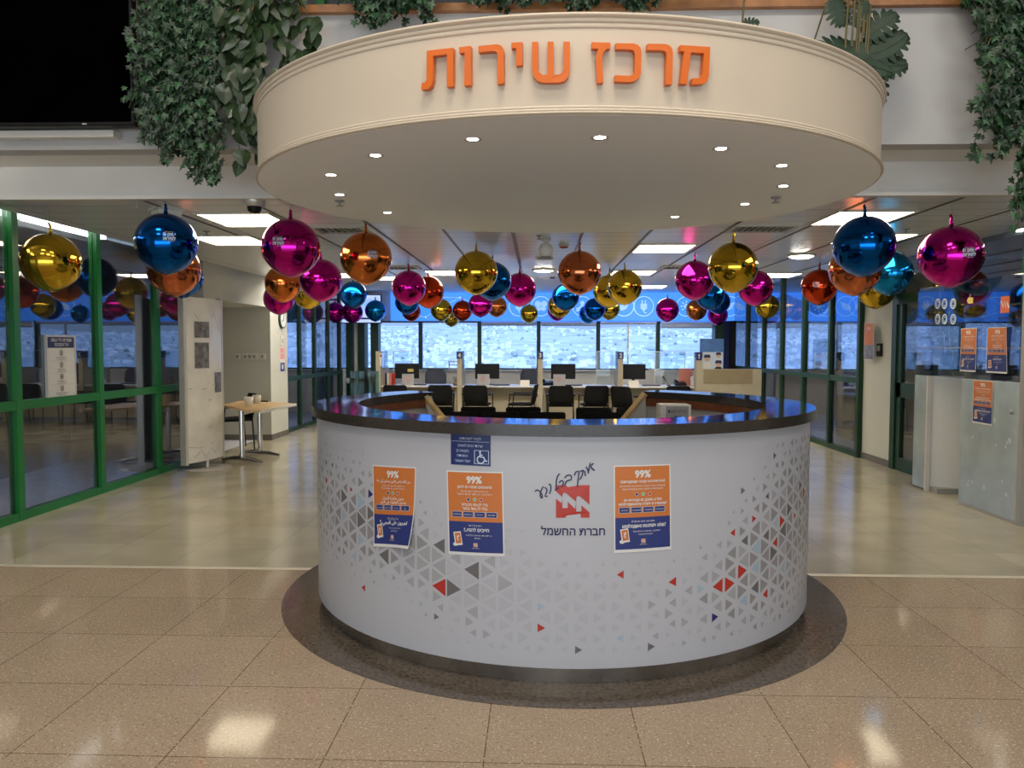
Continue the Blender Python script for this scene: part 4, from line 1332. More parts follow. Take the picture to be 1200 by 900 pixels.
t = thing('palm_plant', 'feathery palm leaves on the parapet above the right canopy lettering', 'plant', (1.0, 5.25, 3.87))
fo = MB(); rd = random.Random(9)
for i in range(16):
    b = Vector((rd.uniform(.55, 1.08), 5.12, 3.80)); ang = rd.uniform(-.6, 1.0)
    pts = [b + Vector((math.sin(ang) * f * .34, -.05 * f, .16 * math.sin(f * 2.2) - .10 * f * f)) for f in (0, .25, .5, .75, 1)]
    fo.tube(pts, .003, 'ivy_leaf', 4)
    for k in range(14):
        f = .15 + .85 * k / 14; q = pts[min(3, int(f * 4))].lerp(pts[min(4, int(f * 4) + 1)], f * 4 - int(f * 4))
        for s in (-1, 1):
            e = q + Vector((math.cos(ang) * s * .05 + math.sin(ang) * .07, rd.uniform(-.02, .02), -.05 + s * .03))
            fo.add([q, q + Vector((.006, 0, .008)), e], [(0, 1, 2)], 'ivy_leaf')
fo.build('foliage', t)
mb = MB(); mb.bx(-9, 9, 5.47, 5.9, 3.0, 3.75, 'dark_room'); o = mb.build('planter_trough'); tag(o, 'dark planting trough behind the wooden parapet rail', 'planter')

# ================================================================== TELEVISION
t = thing('television', 'large black television mounted at the upper left of the white parapet wall', 'television', (-3.55, 5.2, 3.0))
MB().bx(-4.42, -2.68, 5.10, 5.17, 3.005, 3.99, 'black_plastic', bev=.006).build('housing', t)
MB().bx(-4.40, -2.70, 5.095, 5.10, 3.03, 3.97, 'screen_black').build('screen', t)
MB().bx(-3.03, -3.0, 5.097, 5.10, 3.012, 3.020, 'silver_frame').build('emblem', t)
MB().bx(-4.0, -3.0, 5.17, 5.262, 3.2, 3.7, 'black_plastic').build('bracket', t)
MB().bx(-4.4, -2.86, 5.19, 5.262, 2.955, 3.0, 'white_plastic').bx(-2.87, -2.86, 5.185, 5.19, 2.955, 3.0, 'grey_plastic').build('cable_cover', t)

# ================================================================== LEFT SIDE
# exhibition board on a round foot
t = thing('display_board', 'tall pale display board on a round foot at the left glazing', 'display board', (-4.2, 9.55, 0))
A_, B_ = Vector((-4.28, 9.22, 0)), Vector((-4.13, 9.96, 0))
dv = (B_ - A_).normalized(); nv = Vector((dv.y, -dv.x, 0))      # towards the hall
def bp(s, off, z):
    L = (B_ - A_).length
    return A_ + dv * L * s + nv * (off + .05 * math.sin(PI * s)) + Vector((0, 0, z))
mb = MB(); N = 10
mb.add([bp(i / N, 0, z) for z in (.1, 2.14) for i in range(N + 1)], [(i, i + 1, N + 2 + i, N + 1 + i) for i in range(N)], 'board_print', True)
mb.build('front_sheet', t)
mb = MB(); mb.add([bp(i / N, -.06, z) for z in (.1, 2.14) for i in range(N + 1)], [(N + 1 + i, N + 2 + i, i + 1, i) for i in range(N)], 'black_plastic', True)
mb.add([bp(i / N, o_, 2.14) for o_ in (-.06, 0) for i in range(N + 1)], [(i, i + 1, N + 2 + i, N + 1 + i) for i in range(N)], 'black_plastic')
mb.build('rear_sheet', t)
mb = MB(); c = bp(0, -.03, 1.12); mb.box(c, (.075, .05, 2.08), 'silver_frame', rz=math.atan2(nv.y, nv.x)); c = bp(1, -.03, 1.12); mb.box(c, (.075, .03, 2.08), 'silver_frame', rz=math.atan2(nv.y, nv.x)); mb.build('side_rail', t)
fnb = lambda a, b, off: bp(a, .002 + off, b)
mb = MB(); D = Decal(mb, fnb)
for s0, s1, z0, z1 in ((.16, .58, 1.63, 1.86), (.16, .56, 1.25, 1.60), (.66, .97, .93, 1.22)):
    D.rect(s0, z0, s1, z1, 0, 'poster_white', 4); D.rect(s0 + .03, z0 + .015, s1 - .03, z1 - .015, .001, 'photo_grey', 4)
D.stroke([(.2, 1.95), (.4, 1.75), (.7, 1.95), (.95, 1.7)], .012, .001, 'board_line'); D.stroke([(.05, 1.02), (.4, 1.0), (.7, 1.06), (.98, 1.12)], .01, .001, 'board_line')
D.stroke([(.03, .30), (.3, .27), (.6, .31), (.97, .38)], .008, .001, 'board_line'); D.stroke([(.15, .16), (.3, .24), (.42, .14), (.55, .25), (.7, .17)], .01, .001, 'board_line')
D.text('שירות', .55, .86, .05, .001, 'board_line', maxw=.1); D.text('לקוחות', .55, .52, .05, .001, 'board_line', maxw=.1)
mb.build('printed_pictures', t)
mid = bp(.5, -.03, 0)
mb = MB(); mb.lathe([(.0, .006), (.30, .006), (.31, 0)][::-1], 'silver_frame', (mid.x, mid.y, 0), 36); mb.tube([(mid.x, mid.y, .006), (mid.x, mid.y, .12)], .02, 'silver_frame'); mb.build('round_foot', t)

# folding table and cups
t = thing('folding_table', 'oak topped table on two chrome columns beside the display board', 'table', (-3.92, 10.4, 0))
mb = MB()
TP = [(-4.04, 10.05), (-3.66, 9.52), (-3.42, 9.46), (-3.36, 10.6), (-4.1, 11.15), (-4.35, 11.1), (-4.3, 10.3)]
mb.prism(TP, .715, .742, 'oak'); mb.build('tabletop', t)
mb = MB(); mb.prism([(-3.44, 9.43), (-3.415, 9.44), (-3.355, 10.6), (-3.38, 10.6)], .712, .745, 'white_laminate'); mb.build('edge_band', t)
for (x, y) in ((-3.93, 10.08), (-3.92, 10.72)):
    mb = MB(); mb.tube([(x, y, .04), (x, y, .715)], .034, 'chrome', 14); mb.build('leg', t)
    mb = MB()
    for a in (-.35, PI - .35):
        mb.tube([(x, y, .05), (x + .16 * math.cos(a), y + .16 * math.sin(a), .045), (x + .33 * math.cos(a), y + .33 * math.sin(a), .02)], [.036, .028, .018], 'steel', 10)
    mb.build('foot', t)
mb = MB(); mb.tube([(-3.93, 10.08, .64), (-3.92, 10.72, .64)], .015, 'chrome', 8); mb.build('crossbar', t)
for px, py, lab in ((291.5, 475, 'white paper cup on the oak table, the left one'), (301, 472.5, 'white paper cup on the oak table, the right one')):
    p = at_z(px, py, .742)
    o = MB(); o.lathe([(0, 0), (.05, 0), (.062, .115), (.058, .115), (.047, .006), (0, .006)], 'cup_white', (p.x, p.y, .742), 20)
    tag(o.build('paper_cup'), lab, 'cup', 'cups on the oak table')
p = at_z(309, 471, .742)
o = MB(); o.tube([(p.x - .05, p.y, .752), (p.x + .02, p.y + .02, .752), (p.x + .07, p.y - .02, .752)], .010, 'black_plastic', 8)
tag(o.build('marker_pen'), 'small black pen lying right of the two paper cups', 'pen')

# things on the white block
def wall_box(name, lab, cat, fn, w, h, d, m, m2=None):
    pass
t = thing('socket_row', 'row of wall sockets on the recessed white wall left', 'wall socket', (-4.69, 12.45, 1.37))
for k, (dx, w) in enumerate(((-.215, .09), (0, .26), (.2, .1))):
    MB().box((-4.69 + dx, 12.443, 1.37), (w, .014, .10), 'lamp_frame', bev=.004).build('socket_plate', t)
    q = MB()
    for j in range(max(1, int(w / .08))):
        q.box((-4.69 + dx - w / 2 + .045 + .075 * j, 12.434, 1.37), (.045, .006, .05), 'grey_plastic')
    q.build('socket', t)
t = thing('wall_clock', 'round wall clock on the side of the white block under the balloons', 'clock', (-4.36, 13.0, 2.0))
X = -4.36
def yz(rad, x0, x1, m, mb, y, z, n=28):
    P = [(x0, y + rad * math.cos(2 * PI * k / n), z + rad * math.sin(2 * PI * k / n)) for k in range(n)] + [(x1, y + rad * math.cos(2 * PI * k / n), z + rad * math.sin(2 * PI * k / n)) for k in range(n)]
    mb.add(P, [(k, (k + 1) % n, n + (k + 1) % n, n + k) for k in range(n)] + [tuple(range(n, 2 * n))], m)
mb = MB(); yz(.16, X, X + .035, 'dark_green', mb, 13.0, 2.0); mb.build('rim', t)
mb = MB(); yz(.135, X + .03, X + .038, 'poster_white', mb, 13.0, 2.0); mb.build('dial', t)
mb = MB(); mb.tube([(X + .042, 13.0, 2.0), (X + .042, 13.03, 2.10)], .005, 'black_plastic', 4); mb.tube([(X + .042, 13.0, 2.0), (X + .042, 12.95, 1.96)], .006, 'black_plastic', 4); mb.build('hands', t)
t = thing('thermostat', 'small control box on the white block under the wall clock', 'switch', (X, 12.97, 1.64))
MB().box((X + .012, 12.97, 1.64), (.024, .07, .15), 'white_plastic', bev=.004).build('case', t)
MB().box((X + .026, 12.97, 1.63), (.006, .035, .08), 'grey_plastic').build('dial', t)
mb = MB(); D = Decal(mb, plane_fn((X + .004, 12.9, 1.1), (0, 1, 0), (0, 0, 1)))
D.rect(0, 0, .24, .42, 0, 'poster_white'); D.rect(.01, .22, .23, .41, .001, 'pink_acrylic'); D.rect(.01, .01, .23, .16, .001, 'poster_blue'); D.text('שירות', .12, .32, .05, .002, 'poster_white'); D.disc(.12, .09, .05, .002, 'sign_text')
tag(mb.build('wall_notice'), 'narrow pink and blue notice on the white block under the clock', 'notice')

# notice board sheet on the left glass
mb = MB(); D = Decal(mb, plane_fn((-4.555, 7.0, 1.035), (0, 1, 0), (0, 0, 1)))
w, h = .45, .61
t = thing('safety_notice', 'framed white notice with four icons on the left green glazing', 'notice', (-4.56, 7.22, 1.04))
fr = MB()
for a, b, c_, d_ in ((0, 0, w, .014), (0, h - .014, w, h), (0, .014, .014, h - .014), (w - .014, .014, w, h - .014)):
    fr.bx(-4.572, -4.548, 7.0 + a, 7.0 + c_, 1.035 + b, 1.035 + d_, 'silver_frame')
fr.build('frame', t)
D.rect(.014, .014, w - .014, h - .014, 0, 'poster_white'); D.rect(.02, h * .80, w - .02, h - .02, .001, 'navy_ink')
D.text('שומרים על עצמנו', w * .52, h * .925, .032, .002, 'poster_white', bold=.02, maxw=w * .72); D.text('ועל הסביבה', w * .52, h * .855, .032, .002, 'poster_white', bold=.02, maxw=w * .72)
for k, tx in enumerate(('נא לשמור על מרחק', 'נא לחטא ידיים', 'נא לעטות מסיכה', 'נא להמתין בסבלנות לתור')):
    zc = h * (.70 - .185 * k)
    D.ring(w * .5, zc + .012, .026, .007, .002, 'black_plastic', 16); D.disc(w * .5, zc + .012, .012, .002, 'photo_grey' if k != 2 else 'black_plastic', 10)
    D.text(tx, w * .5, zc - .032, .014, .002, 'black_plastic', maxw=w * .6)
    D.text('תודה על שיתוף הפעולה', w * .5, zc - .05, .010, .002, 'black_plastic', maxw=w * .5)
    if k < 3: D.rect(w * .1, zc - .062, w * .9, zc - .060, .002, 'board_line')
mb.build('sheet', t)

# ================================================================== KIOSK ON THE RIGHT
KX0 = 4.17
t = thing('information_kiosk', 'grey blue glass kiosk wall with an open counter at the right edge', 'kiosk', (4.3, 7.7, 0))
MB().bx(KX0, KX0 + .05, 6.80, 7.72, .02, 1.24, 'kiosk_print', bev=.004).build('front_panel', t)
MB().bx(KX0, KX0 + .05, 8.40, 8.66, .02, 1.24, 'kiosk_print', bev=.004).build('side_strip', t)
MB().bx(KX0 + .01, KX0 + .03, 6.80, 8.66, 1.24, 2.185, 'kiosk_glass').build('glass_screen', t)
MB().box((4.345, 8.335, .645), (.31, .03, 1.19), 'poster_white', rz=-.56).build('inner_panel', t)
MB().bx(KX0, KX0 + .045, 8.375, 8.398, .0, 1.24, 'lamp_frame').build('metal_edge', t)
MB().bx(KX0 + .05, 4.58, 8.22, 8.39, .0, .05, 'grey_plastic').build('threshold', t)
MB().bx(KX0, KX0 + .06, 6.78, 7.74, 0, .02, 'grey_plastic').build('floor_rail', t)
MB().bx(KX0 - .002, KX0 + .06, 6.74, 6.80, 0, 2.185, 'grey_plastic').build('end_post', t)
mb = MB(); mb.bx(KX0 + .008, KX0 + .032, 6.80, 8.66, 1.535, 1.543, 'grey_plastic').bx(KX0 + .006, KX0 + .034, 7.70, 7.71, 1.24, 2.185, 'clear_panel'); mb.build('glass_joint', t)
fk = plane_fn((KX0 - .002, 8.66, 0), (0, -1, 0), (0, 0, 1))
mb = MB(); D = Decal(mb, fk)
rk = random.Random(4)
for k in range(14):
    D.disc(rk.uniform(.98, 1.82), rk.uniform(.15, 1.15), rk.uniform(.008, .03), .0005, 'kiosk_dot', 8)
mb.build('dot_pattern', t)
fk2 = plane_fn((KX0 + .008, 8.66, 0), (0, -1, 0), (0, 0, 1))
mb = MB(); D = Decal(mb, fk2)
for py in (356, 374):
    for px in (1098, 1106, 1116):
        p = at_x(px, py, KX0)
        D.ring(8.66 - p.y, p.z, .055, .018, .001, 'sign_text', 20)
        D.ring(8.66 - p.y, p.z, .028, .008, .001, 'sign_text', 14)
mb.build('speaking_holes', t)
mb = MB(); D = Decal(mb, fk2)
p = at_x(1176, 357, KX0); a = 8.66 - p.y
D.rect(a - .055, p.z - .075, a + .075, p.z + .075, .001, 'orange_sign')
D.stroke([(a - .05, p.z + .035), (a - .01, p.z - .02), (a - .002, p.z + .03), (a + .03, p.z - .03), (a + .035, p.z + .025), (a + .07, p.z - .03)], .02, .002, 'poster_white')
D.text('חברת החשמל', a, p.z - .12, .03, .001, 'navy_ink', bold=.02, maxw=.18)
mb.build('printed_logo', t)
mb = MB(); D = Decal(mb, fk2); p = at_x(1136, 352, KX0); a = 8.66 - p.y
D.poly([(a - .06, p.z), (a - .03, p.z + .03), (a + .05, p.z + .025), (a + .05, p.z - .03), (a - .03, p.z - .03)], .001, 'yellow_tag'); D.stroke([(a - .01, p.z + .03), (a, p.z + .06)], .012, .001, 'grey_plastic')
mb.build('sticker', t)
for pts, lab in (([(1102, 333), (1101, 350), (1100, 378), (1106, 392), (1108, 413)], 'thin pale cable hanging behind the kiosk glass, left one'), ([(1113, 352), (1112, 380), (1113, 400), (1117, 414), (1114, 432), (1118, 441)], 'thin grey cable hanging behind the kiosk glass, right one')):
    mb = MB(); mb.tube([at_x(x, y, KX0 + .06) for x, y in pts], .006, 'cable_grey', 6)
    tag(mb.build('cable'), lab, 'cable')
def kiosk_poster(lab, px, T, y0, y1, x, curl):
    (tl, br) = at_x(px[0], px[1], x), at_x(px[2], px[3], x)
    w, h = tl.y - br.y, tl.z - br.z
    def fn(a, b, off):
        e = curl * max(0, a / w - .7) ** 2 * 4 * (b / h)
        return Vector((x - .006 - off - e, tl.y - a, br.z + b))
    mb = MB(); poster_shapes(Decal(mb, fn), w, h, 'x', T)
    tag(mb.build('poster'), lab, 'poster', 'orange and blue notices on the kiosk')
kiosk_poster('orange and blue notice on the kiosk glass, upper left of three', (1127, 385, 1144, 436), AR, 0, 0, KX0 + .01, .0)
kiosk_poster('orange and blue notice with a curled corner, upper right of three on the kiosk', (1158, 384, 1181, 438), HE, 0, 0, KX0 + .01, .05)
kiosk_poster('orange and blue notice on the grey kiosk front below the other two', (1141.5, 445, 1163, 499), RU, 0, 0, KX0, .0)
t = thing('intercom', 'small black intercom on the white pillar beside the green door', 'intercom', (4.52, 10.45, 1.45))
p = at_x(1032, 410, 4.52)
MB().box((4.505, p.y, p.z), (.03, .13, .17), 'black_plastic', bev=.006).build('case', t)
MB().box((4.488, p.y, p.z + .02), (.006, .09, .07), 'grey_plastic').build('display', t)
mb = MB(); p = at_x(1018, 400, 4.44); D = Decal(mb, plane_fn((4.44, p.y + .15, p.z - .25), (0, -1, 0), (0, 0, 1)))
D.rect(0, 0, .3, .5, 0, 'poster_white'); D.rect(.01, .2, .29, .49, .001, 'poster_orange'); D.rect(.01, .01, .29, .2, .001, 'photo_grey'); D.text('99%', .15, .42, .05, .002, 'poster_white')
tag(mb.build('poster'), 'orange notice on the right green glazing next to the white pillar', 'poster')
# ================================================================== SERVICE POINTS AT THE FAR WINDOWS
# long blue banner with white icons
t = thing('banner', 'long bright blue banner with round white icons above the far windows', 'banner', (2.9, 17.9, 2.13))
MB().bx(-3.42, 9.1, 17.86, 17.92, 2.135, 2.79, 'banner_blue').build('board', t)
mb = MB(); D = Decal(mb, plane_fn((0, 17.858, 2.47), (1, 0, 0), (0, 0, 1)))
def ic(x, kind):
    D.ring(x, 0, .235, .022, .001, 'banner_line', 32)
    m = 'banner_line'
    if kind == 'sun':
        D.disc(x, 0, .06, .001, m)
        for k in range(8):
            a = k * PI / 4; D.stroke([(x + .08 * math.cos(a), .08 * math.sin(a)), (x + .13 * math.cos(a), .13 * math.sin(a))], .03, .001, m)
    elif kind == 'plug':
        D.rect(x - .075, -.06, x + .075, .06, .001, m); D.rect(x - .05, .06, x - .02, .14, .001, m); D.rect(x + .02, .06, x + .05, .14, .001, m); D.poly([(x - .06, -.06), (x + .06, -.06), (x, -.12)], .001, m); D.stroke([(x, -.11), (x + .02, -.15), (x + .07, -.15)], .025, .001, m)
    elif kind == 'fly':
        for s in (-1, 1):
            D.disc(x + s * .075, .055, .07, .001, m); D.disc(x + s * .06, -.055, .055, .001, m)
        D.rect(x - .012, -.1, x + .012, .1, .0015, m)
    elif kind == 'leaf':
        D.poly([(x - .12, -.08), (x - .05, -.1), (x + .06, -.06), (x + .13, .1), (x + .0, .07), (x - .09, .02)], .001, m)
    else:
        D.disc(x, .075, .05, .001, m)
        D.poly([(x - .08, -.03), (x + .08, -.03), (x + .04, .03), (x - .04, .03)], .001, m)
        for s in (-1, 1):
            D.rect(x + s * .085 - .05, -.12, x + s * .085 + .05, -.03, .001, m)
for x, k in ((-.44, 'plug'), (.07, 'fly'), (1.02, 'people'), (1.98, 'leaf'), (2.43, 'plug'), (3.4, 'sun'), (4.38, 'leaf'), (5.5, 'people'), (6.4, 'sun'), (7.3, 'plug'), (8.2, 'fly')):
    ic(x, k)
pts = [(-3.2, .1), (-2.75, .22), (-2.3, -.05), (-2.6, -.25), (-3.0, -.18), (-1.8, .2), (-1.35, .02), (-1.7, -.24), (-.95, -.14)]
for a, b in ((0, 1), (1, 2), (2, 3), (3, 4), (4, 0), (1, 5), (5, 6), (6, 7), (7, 2), (6, 8), (0, 2), (2, 5)):
    D.stroke([pts[a], pts[b]], .012, .001, 'banner_line')
for p in pts: D.disc(p[0], p[1], .03, .0012, 'banner_line', 10)
mb.build('icon_lettering', t)
# roller blinds
for k, drop, lab in ((4, .05, 'roller blind on the far window with the two pointed towers'), (5, .055, 'roller blind on the far window right of the number 3 post'), (6, .02, 'slanting roller blind on the far window behind the number 2 post'), (7, .10, 'roller blind on the last far window before the right corner')):
    a, b = .02 + 1.385 * (k - 5), .02 + 1.385 * (k - 4)
    t = thing('roller_blind', lab, 'blind', ((a + b) / 2, 17.97, 2.13), group='roller blinds on the far windows')
    mb = MB(); mb.tube([(a + .05, 17.96, 2.10), (b - .05, 17.96, 2.10)], .03, 'blind_fabric', 10); mb.bx(a + .06, b - .06, 17.955, 17.96, 2.09 - drop, 2.10, 'blind_fabric'); mb.build('fabric', t)
    MB().bx(a + .05, b - .05, 17.945, 17.97, 2.075 - drop, 2.10 - drop, 'blind_bar').build('bottom_bar', t)

DKX = [-3.17, -1.55, 0.05, 1.63, 3.15]
# number posts between the service points
nums = ['5', '4', '3', '2', '1']
for i, x in enumerate(DKX):
    if i == 4:
        continue
    t = thing('partition_post', ('beige post at the left end of the service desks' if i == 0 else 'beige post with number %s sign between two service desks' % nums[i]), 'partition post', (x, 15.4, 0), group='posts between the service desks')
    w = .095
    MB().bx(x - w / 2, x + w / 2, 15.22, 15.40, 0, 1.33 if i else 1.44, 'beige_laminate').build('post', t)
    MB().bx(x - .025, x + .025, 15.40, 16.25, 0, 1.08, 'beige_laminate').build('side_panel', t)
    MB().bx(x - .008, x + .008, 15.42, 16.2, 1.08, 1.45, 'clear_panel').build('clear_screen', t)
    if i:
        MB().bx(x - .055, x + .055, 15.20, 15.41, 1.30, 1.44, 'sign_blue').build('number_sign', t)
        mb = MB(); Decal(mb, plane_fn((x, 15.198, 1.37), (1, 0, 0), (0, 0, 1))).text(nums[i], 0, 0, .085, .001, 'poster_white', bold=.03); mb.build('numeral', t)
    else:
        mb = MB(); D = Decal(mb, plane_fn((x + .05, 15.218, 1.15), (1, 0, 0), (0, 0, 1))); D.rect(-.02, 0, .03, .25, 0, 'poster_white'); D.disc(.005, .2, .02, .001, 'tri_red'); mb.build('notice', t)
# clear upright screens beside the posts
for x0, x1, lab in ((-3.02, -2.62, 'clear upright screen on the leftmost service desk'), (1.22, 1.56, 'clear upright screen left of the number 2 post'), (2.42, 3.05, 'clear upright screen left of the number 1 sign')):
    t = thing('desk_screen', lab, 'screen', ((x0 + x1) / 2, 16.05, .76))
    MB().bx(x0, x1, 16.045, 16.055, .765, 1.44, 'clear_panel').build('sheet', t)
    mb = MB(); mb.bx(x0, x1, 16.04, 16.06, 1.435, 1.447, 'silver_frame').bx(x0, x0 + .012, 16.04, 16.06, .765, 1.44, 'silver_frame').bx(x1 - .012, x1, 16.04, 16.06, .765, 1.44, 'silver_frame').bx(x0, x1, 16.02, 16.08, .752, .765, 'silver_frame'); mb.build('frame', t)
# the service desks
for i in range(4):
    x0, x1 = DKX[i] + .05, DKX[i + 1] - .05
    t = thing('service_desk', ['leftmost service desk with a pale top, left of the number 4 post', 'service desk between the number 4 and number 3 posts', 'service desk between the number 3 and number 2 posts', 'service desk right of the number 2 post with the pink holder'][i], 'desk', ((x0 + x1) / 2, 15.6, 0), group='service desks at the far windows')
    MB().bx(x0, x1, 15.25, 16.15, .725, .752, 'white_laminate', bev=.004).build('desktop', t)
    MB().bx(x0 + .02, x1 - .02, 15.62, 15.65, .06, .725, 'beige_laminate').build('modesty_panel', t)
    for s in (x0 + .015, x1 - .045):
        MB().bx(s, s + .03, 15.32, 16.1, 0, .725, 'beige_laminate').build('side_panel', t)
# beige partition at the right
t = thing('beige_partition', 'beige panel partition at the right end of the service desks', 'partition', (3.65, 15.2, 0))
MB().bx(3.08, 3.20, 15.1, 15.3, 0, 1.33, 'beige_laminate').build('post', t)
MB().bx(3.20, 4.36, 15.15, 15.25, 0, 1.11, 'beige_laminate').build('panel', t)
MB().bx(3.24, 4.18, 15.135, 15.15, .83, 1.10, 'beige_dark').build('upper_inset', t)
MB().bx(3.075, 3.185, 15.08, 15.10, 1.28, 1.44, 'sign_blue').bx(3.08, 3.20, 15.1, 15.3, 1.33, 1.44, 'sign_blue').build('number_sign', t)
mb = MB(); Decal(mb, plane_fn((3.13, 15.078, 1.36), (1, 0, 0), (0, 0, 1))).text('1', 0, 0, .085, .001, 'poster_white', bold=.03); mb.build('numeral', t)
t = thing('upright_poster', 'blue upright poster showing people with caps, on the beige partition', 'poster', (3.45, 15.2, 1.11))
MB().bx(3.17, 3.63, 15.19, 15.22, 1.11, 1.70, 'poster_sky').build('board', t)
mb = MB(); D = Decal(mb, plane_fn((3.17, 15.188, 1.11), (1, 0, 0), (0, 0, 1)))
D.rect(.02, 0, .45, .33, 0, 'sign_text')
for cx_, cz, s in ((.14, .2, 1.0), (.36, .26, .8), (.36, .09, 1.0)):
    D.disc(cx_, cz, .055 * s, .001, 'skin_tone', 14); D.poly([(cx_ - .07 * s, cz + .02 * s), (cx_ + .07 * s, cz + .02 * s), (cx_ + .05 * s, cz + .08 * s), (cx_ - .05 * s, cz + .08 * s)], .002, 'navy_ink')
D.poly([(.06, 0), (.22, 0), (.20, .12), (.14, .145), (.08, .12)], .0015, 'poster_white'); D.poly([(.28, 0), (.44, 0), (.41, .04), (.31, .04)], .0015, 'black_plastic')
mb.build('picture', t)
# hanging screen, upper left
HY = 17.45
p, q = at_y(395, 345, HY), at_y(447, 379, HY)
t = thing('hanging_screen', 'flat screen showing pale blue, hanging at the left end of the banner', 'screen', ((p.x + q.x) / 2, HY, q.z))
MB().bx(p.x, q.x, HY, HY + .06, q.z, p.z, 'black_plastic').build('housing', t)
mb = MB(); w, h = q.x - p.x, p.z - q.z; D = Decal(mb, plane_fn((p.x, HY - .002, q.z), (1, 0, 0), (0, 0, 1))); D.rect(.02, .02, w - .02, h - .02, 0, 'tv_glow'); D.rect(.05, h * .14, w - .06, h * .2, .001, 'tv_line'); D.rect(w * .55, h * .5, w * .93, h * .85, .001, 'banner_line'); D.rect(.05, h * .78, w * .45, h * .85, .001, 'tv_line'); mb.build('display', t)
mb = MB(); mb.tube([((p.x + q.x) / 2, HY + .05, p.z - .05), ((p.x + q.x) / 2, HY + .05, 2.8)], .02, 'black_plastic'); mb.build('bracket', t)

# ---- visitor chairs
def chair():
    t = thing('visitor_chair', '', 'chair', (0, 0, 0), group='black visitor chairs at the service desks')
    mb = MB(); mb.box((0, 0, .45), (.46, .46, .04), 'black_fabric', bev=.015); mb.build('seat', t)
    mb = MB(); P = []
    for z, y, hw in ((.46, -.205, .20), (.58, -.235, .225), (.72, -.255, .225), (.80, -.27, .215), (.825, -.275, .18)):
        for s in (-1, -.5, 0, .5, 1):
            P.append((hw * s, y - .03 * (1 - s * s), z))
    n = len(P)
    P += [(x, y - .022, z) for x, y, z in P]
    Fs = []
    for r in range(4):
        for c in range(4):
            a = r * 5 + c
            Fs.append((a, a + 1, a + 6, a + 5)); Fs.append((n + a + 5, n + a + 6, n + a + 1, n + a))
    per = [0, 1, 2, 3, 4, 9, 14, 19, 24, 23, 22, 21, 20, 15, 10, 5]
    for i in range(16):
        a, b = per[i], per[(i + 1) % 16]
        Fs.append((b, a, n + a, n + b))
    mb.add(P, Fs, 'black_fabric', True); mb.build('backrest', t)
    for sx in (-1, 1):
        mb = MB(); mb.tube([(sx * .24, -.24, 0), (sx * .23, -.215, .45), (sx * .215, -.25, .72)], .011, 'black_plastic', 8); mb.build('leg', t)
        mb = MB(); mb.tube([(sx * .25, .24, 0), (sx * .25, .20, .45), (sx * .25, .18, .63)], .011, 'black_plastic', 8); mb.build('leg', t)
        mb = MB(); mb.box((sx * .25, -.01, .645), (.045, .42, .025), 'black_plastic', bev=.008); mb.build('armrest', t)
    return t
c0 = chair()
CH = [(466, 14.5, 0, 'black visitor chair furthest left, mostly behind the round counter'), (516, 14.55, .1, 'black visitor chair just left of the number 4 post'), (560, 14.5, -.1, 'black visitor chair right of the number 4 post, seen from behind'),
      (611, 14.6, 1.45, 'black visitor chair turned sideways left of the number 3 post'), (657, 14.45, 0, 'black visitor chair just right of the number 3 post'), (696, 14.5, .12, 'second black visitor chair right of the number 3 post'), (738, 14.2, -.75, 'black visitor chair turned slightly, right of the number 2 post'), (791, 14.5, .05, 'black visitor chair at the desk with the pink holder')]
for i, (px, Y, rz, lab) in enumerate(CH):
    p = at_y(px, 450, Y)
    if i == 0:
        c0.location = (p.x, Y, 0); c0.rotation_euler = (0, 0, rz); c0['label'] = lab
    else:
        dup(c0, (p.x, Y, 0), rz, lab)
# ---- waiting chairs, two rows with their backs to the round desk
def wait_chair():
    t = thing('waiting_chair', '', 'chair', (0, 0, 0), group='black waiting chairs behind the round desk')
    MB().box((0, .0, .43), (.44, .44, .05), 'black_fabric', bev=.015).build('seat', t)
    MB().box((0, -.235, .64), (.42, .04, .36), 'black_fabric', bev=.018).build('backrest', t)
    for sx in (-1, 1):
        mb = MB(); mb.tube([(sx * .2, -.2, 0), (sx * .2, -.22, .46), (sx * .2, -.235, .75)], .012, 'black_plastic', 8); mb.build('leg', t)
        mb = MB(); mb.tube([(sx * .2, .2, 0), (sx * .2, .2, .42)], .012, 'black_plastic', 8); mb.build('leg', t)
    return t
w0 = wait_chair()
WC = [(-1.23, 9.2, 'waiting chair in the farther row, left end, by the slanted trim'), (-.71, 9.2, 'waiting chair in the farther row, second from its left end'), (-.17, 9.2, 'waiting chair in the farther row in front of the number 3 post'), (.67, 9.2, 'waiting chair in the farther row, right of the gap'), (1.15, 9.2, 'waiting chair in the farther row, right end, by the slanted trim'),
      (-.87, 8.5, 'waiting chair in the nearer row, left end'), (-.41, 8.5, 'waiting chair in the nearer row, second from its left end'), (.10, 8.5, 'waiting chair in the nearer row, just left of the gap'), (.73, 8.5, 'waiting chair in the nearer row, right of the gap')]
for i, (x, y, lab) in enumerate(WC):
    if i == 0:
        w0.location = (x, y + .235, 0); w0['label'] = lab
    else:
        dup(w0, (x, y + .235, 0), 0, lab)
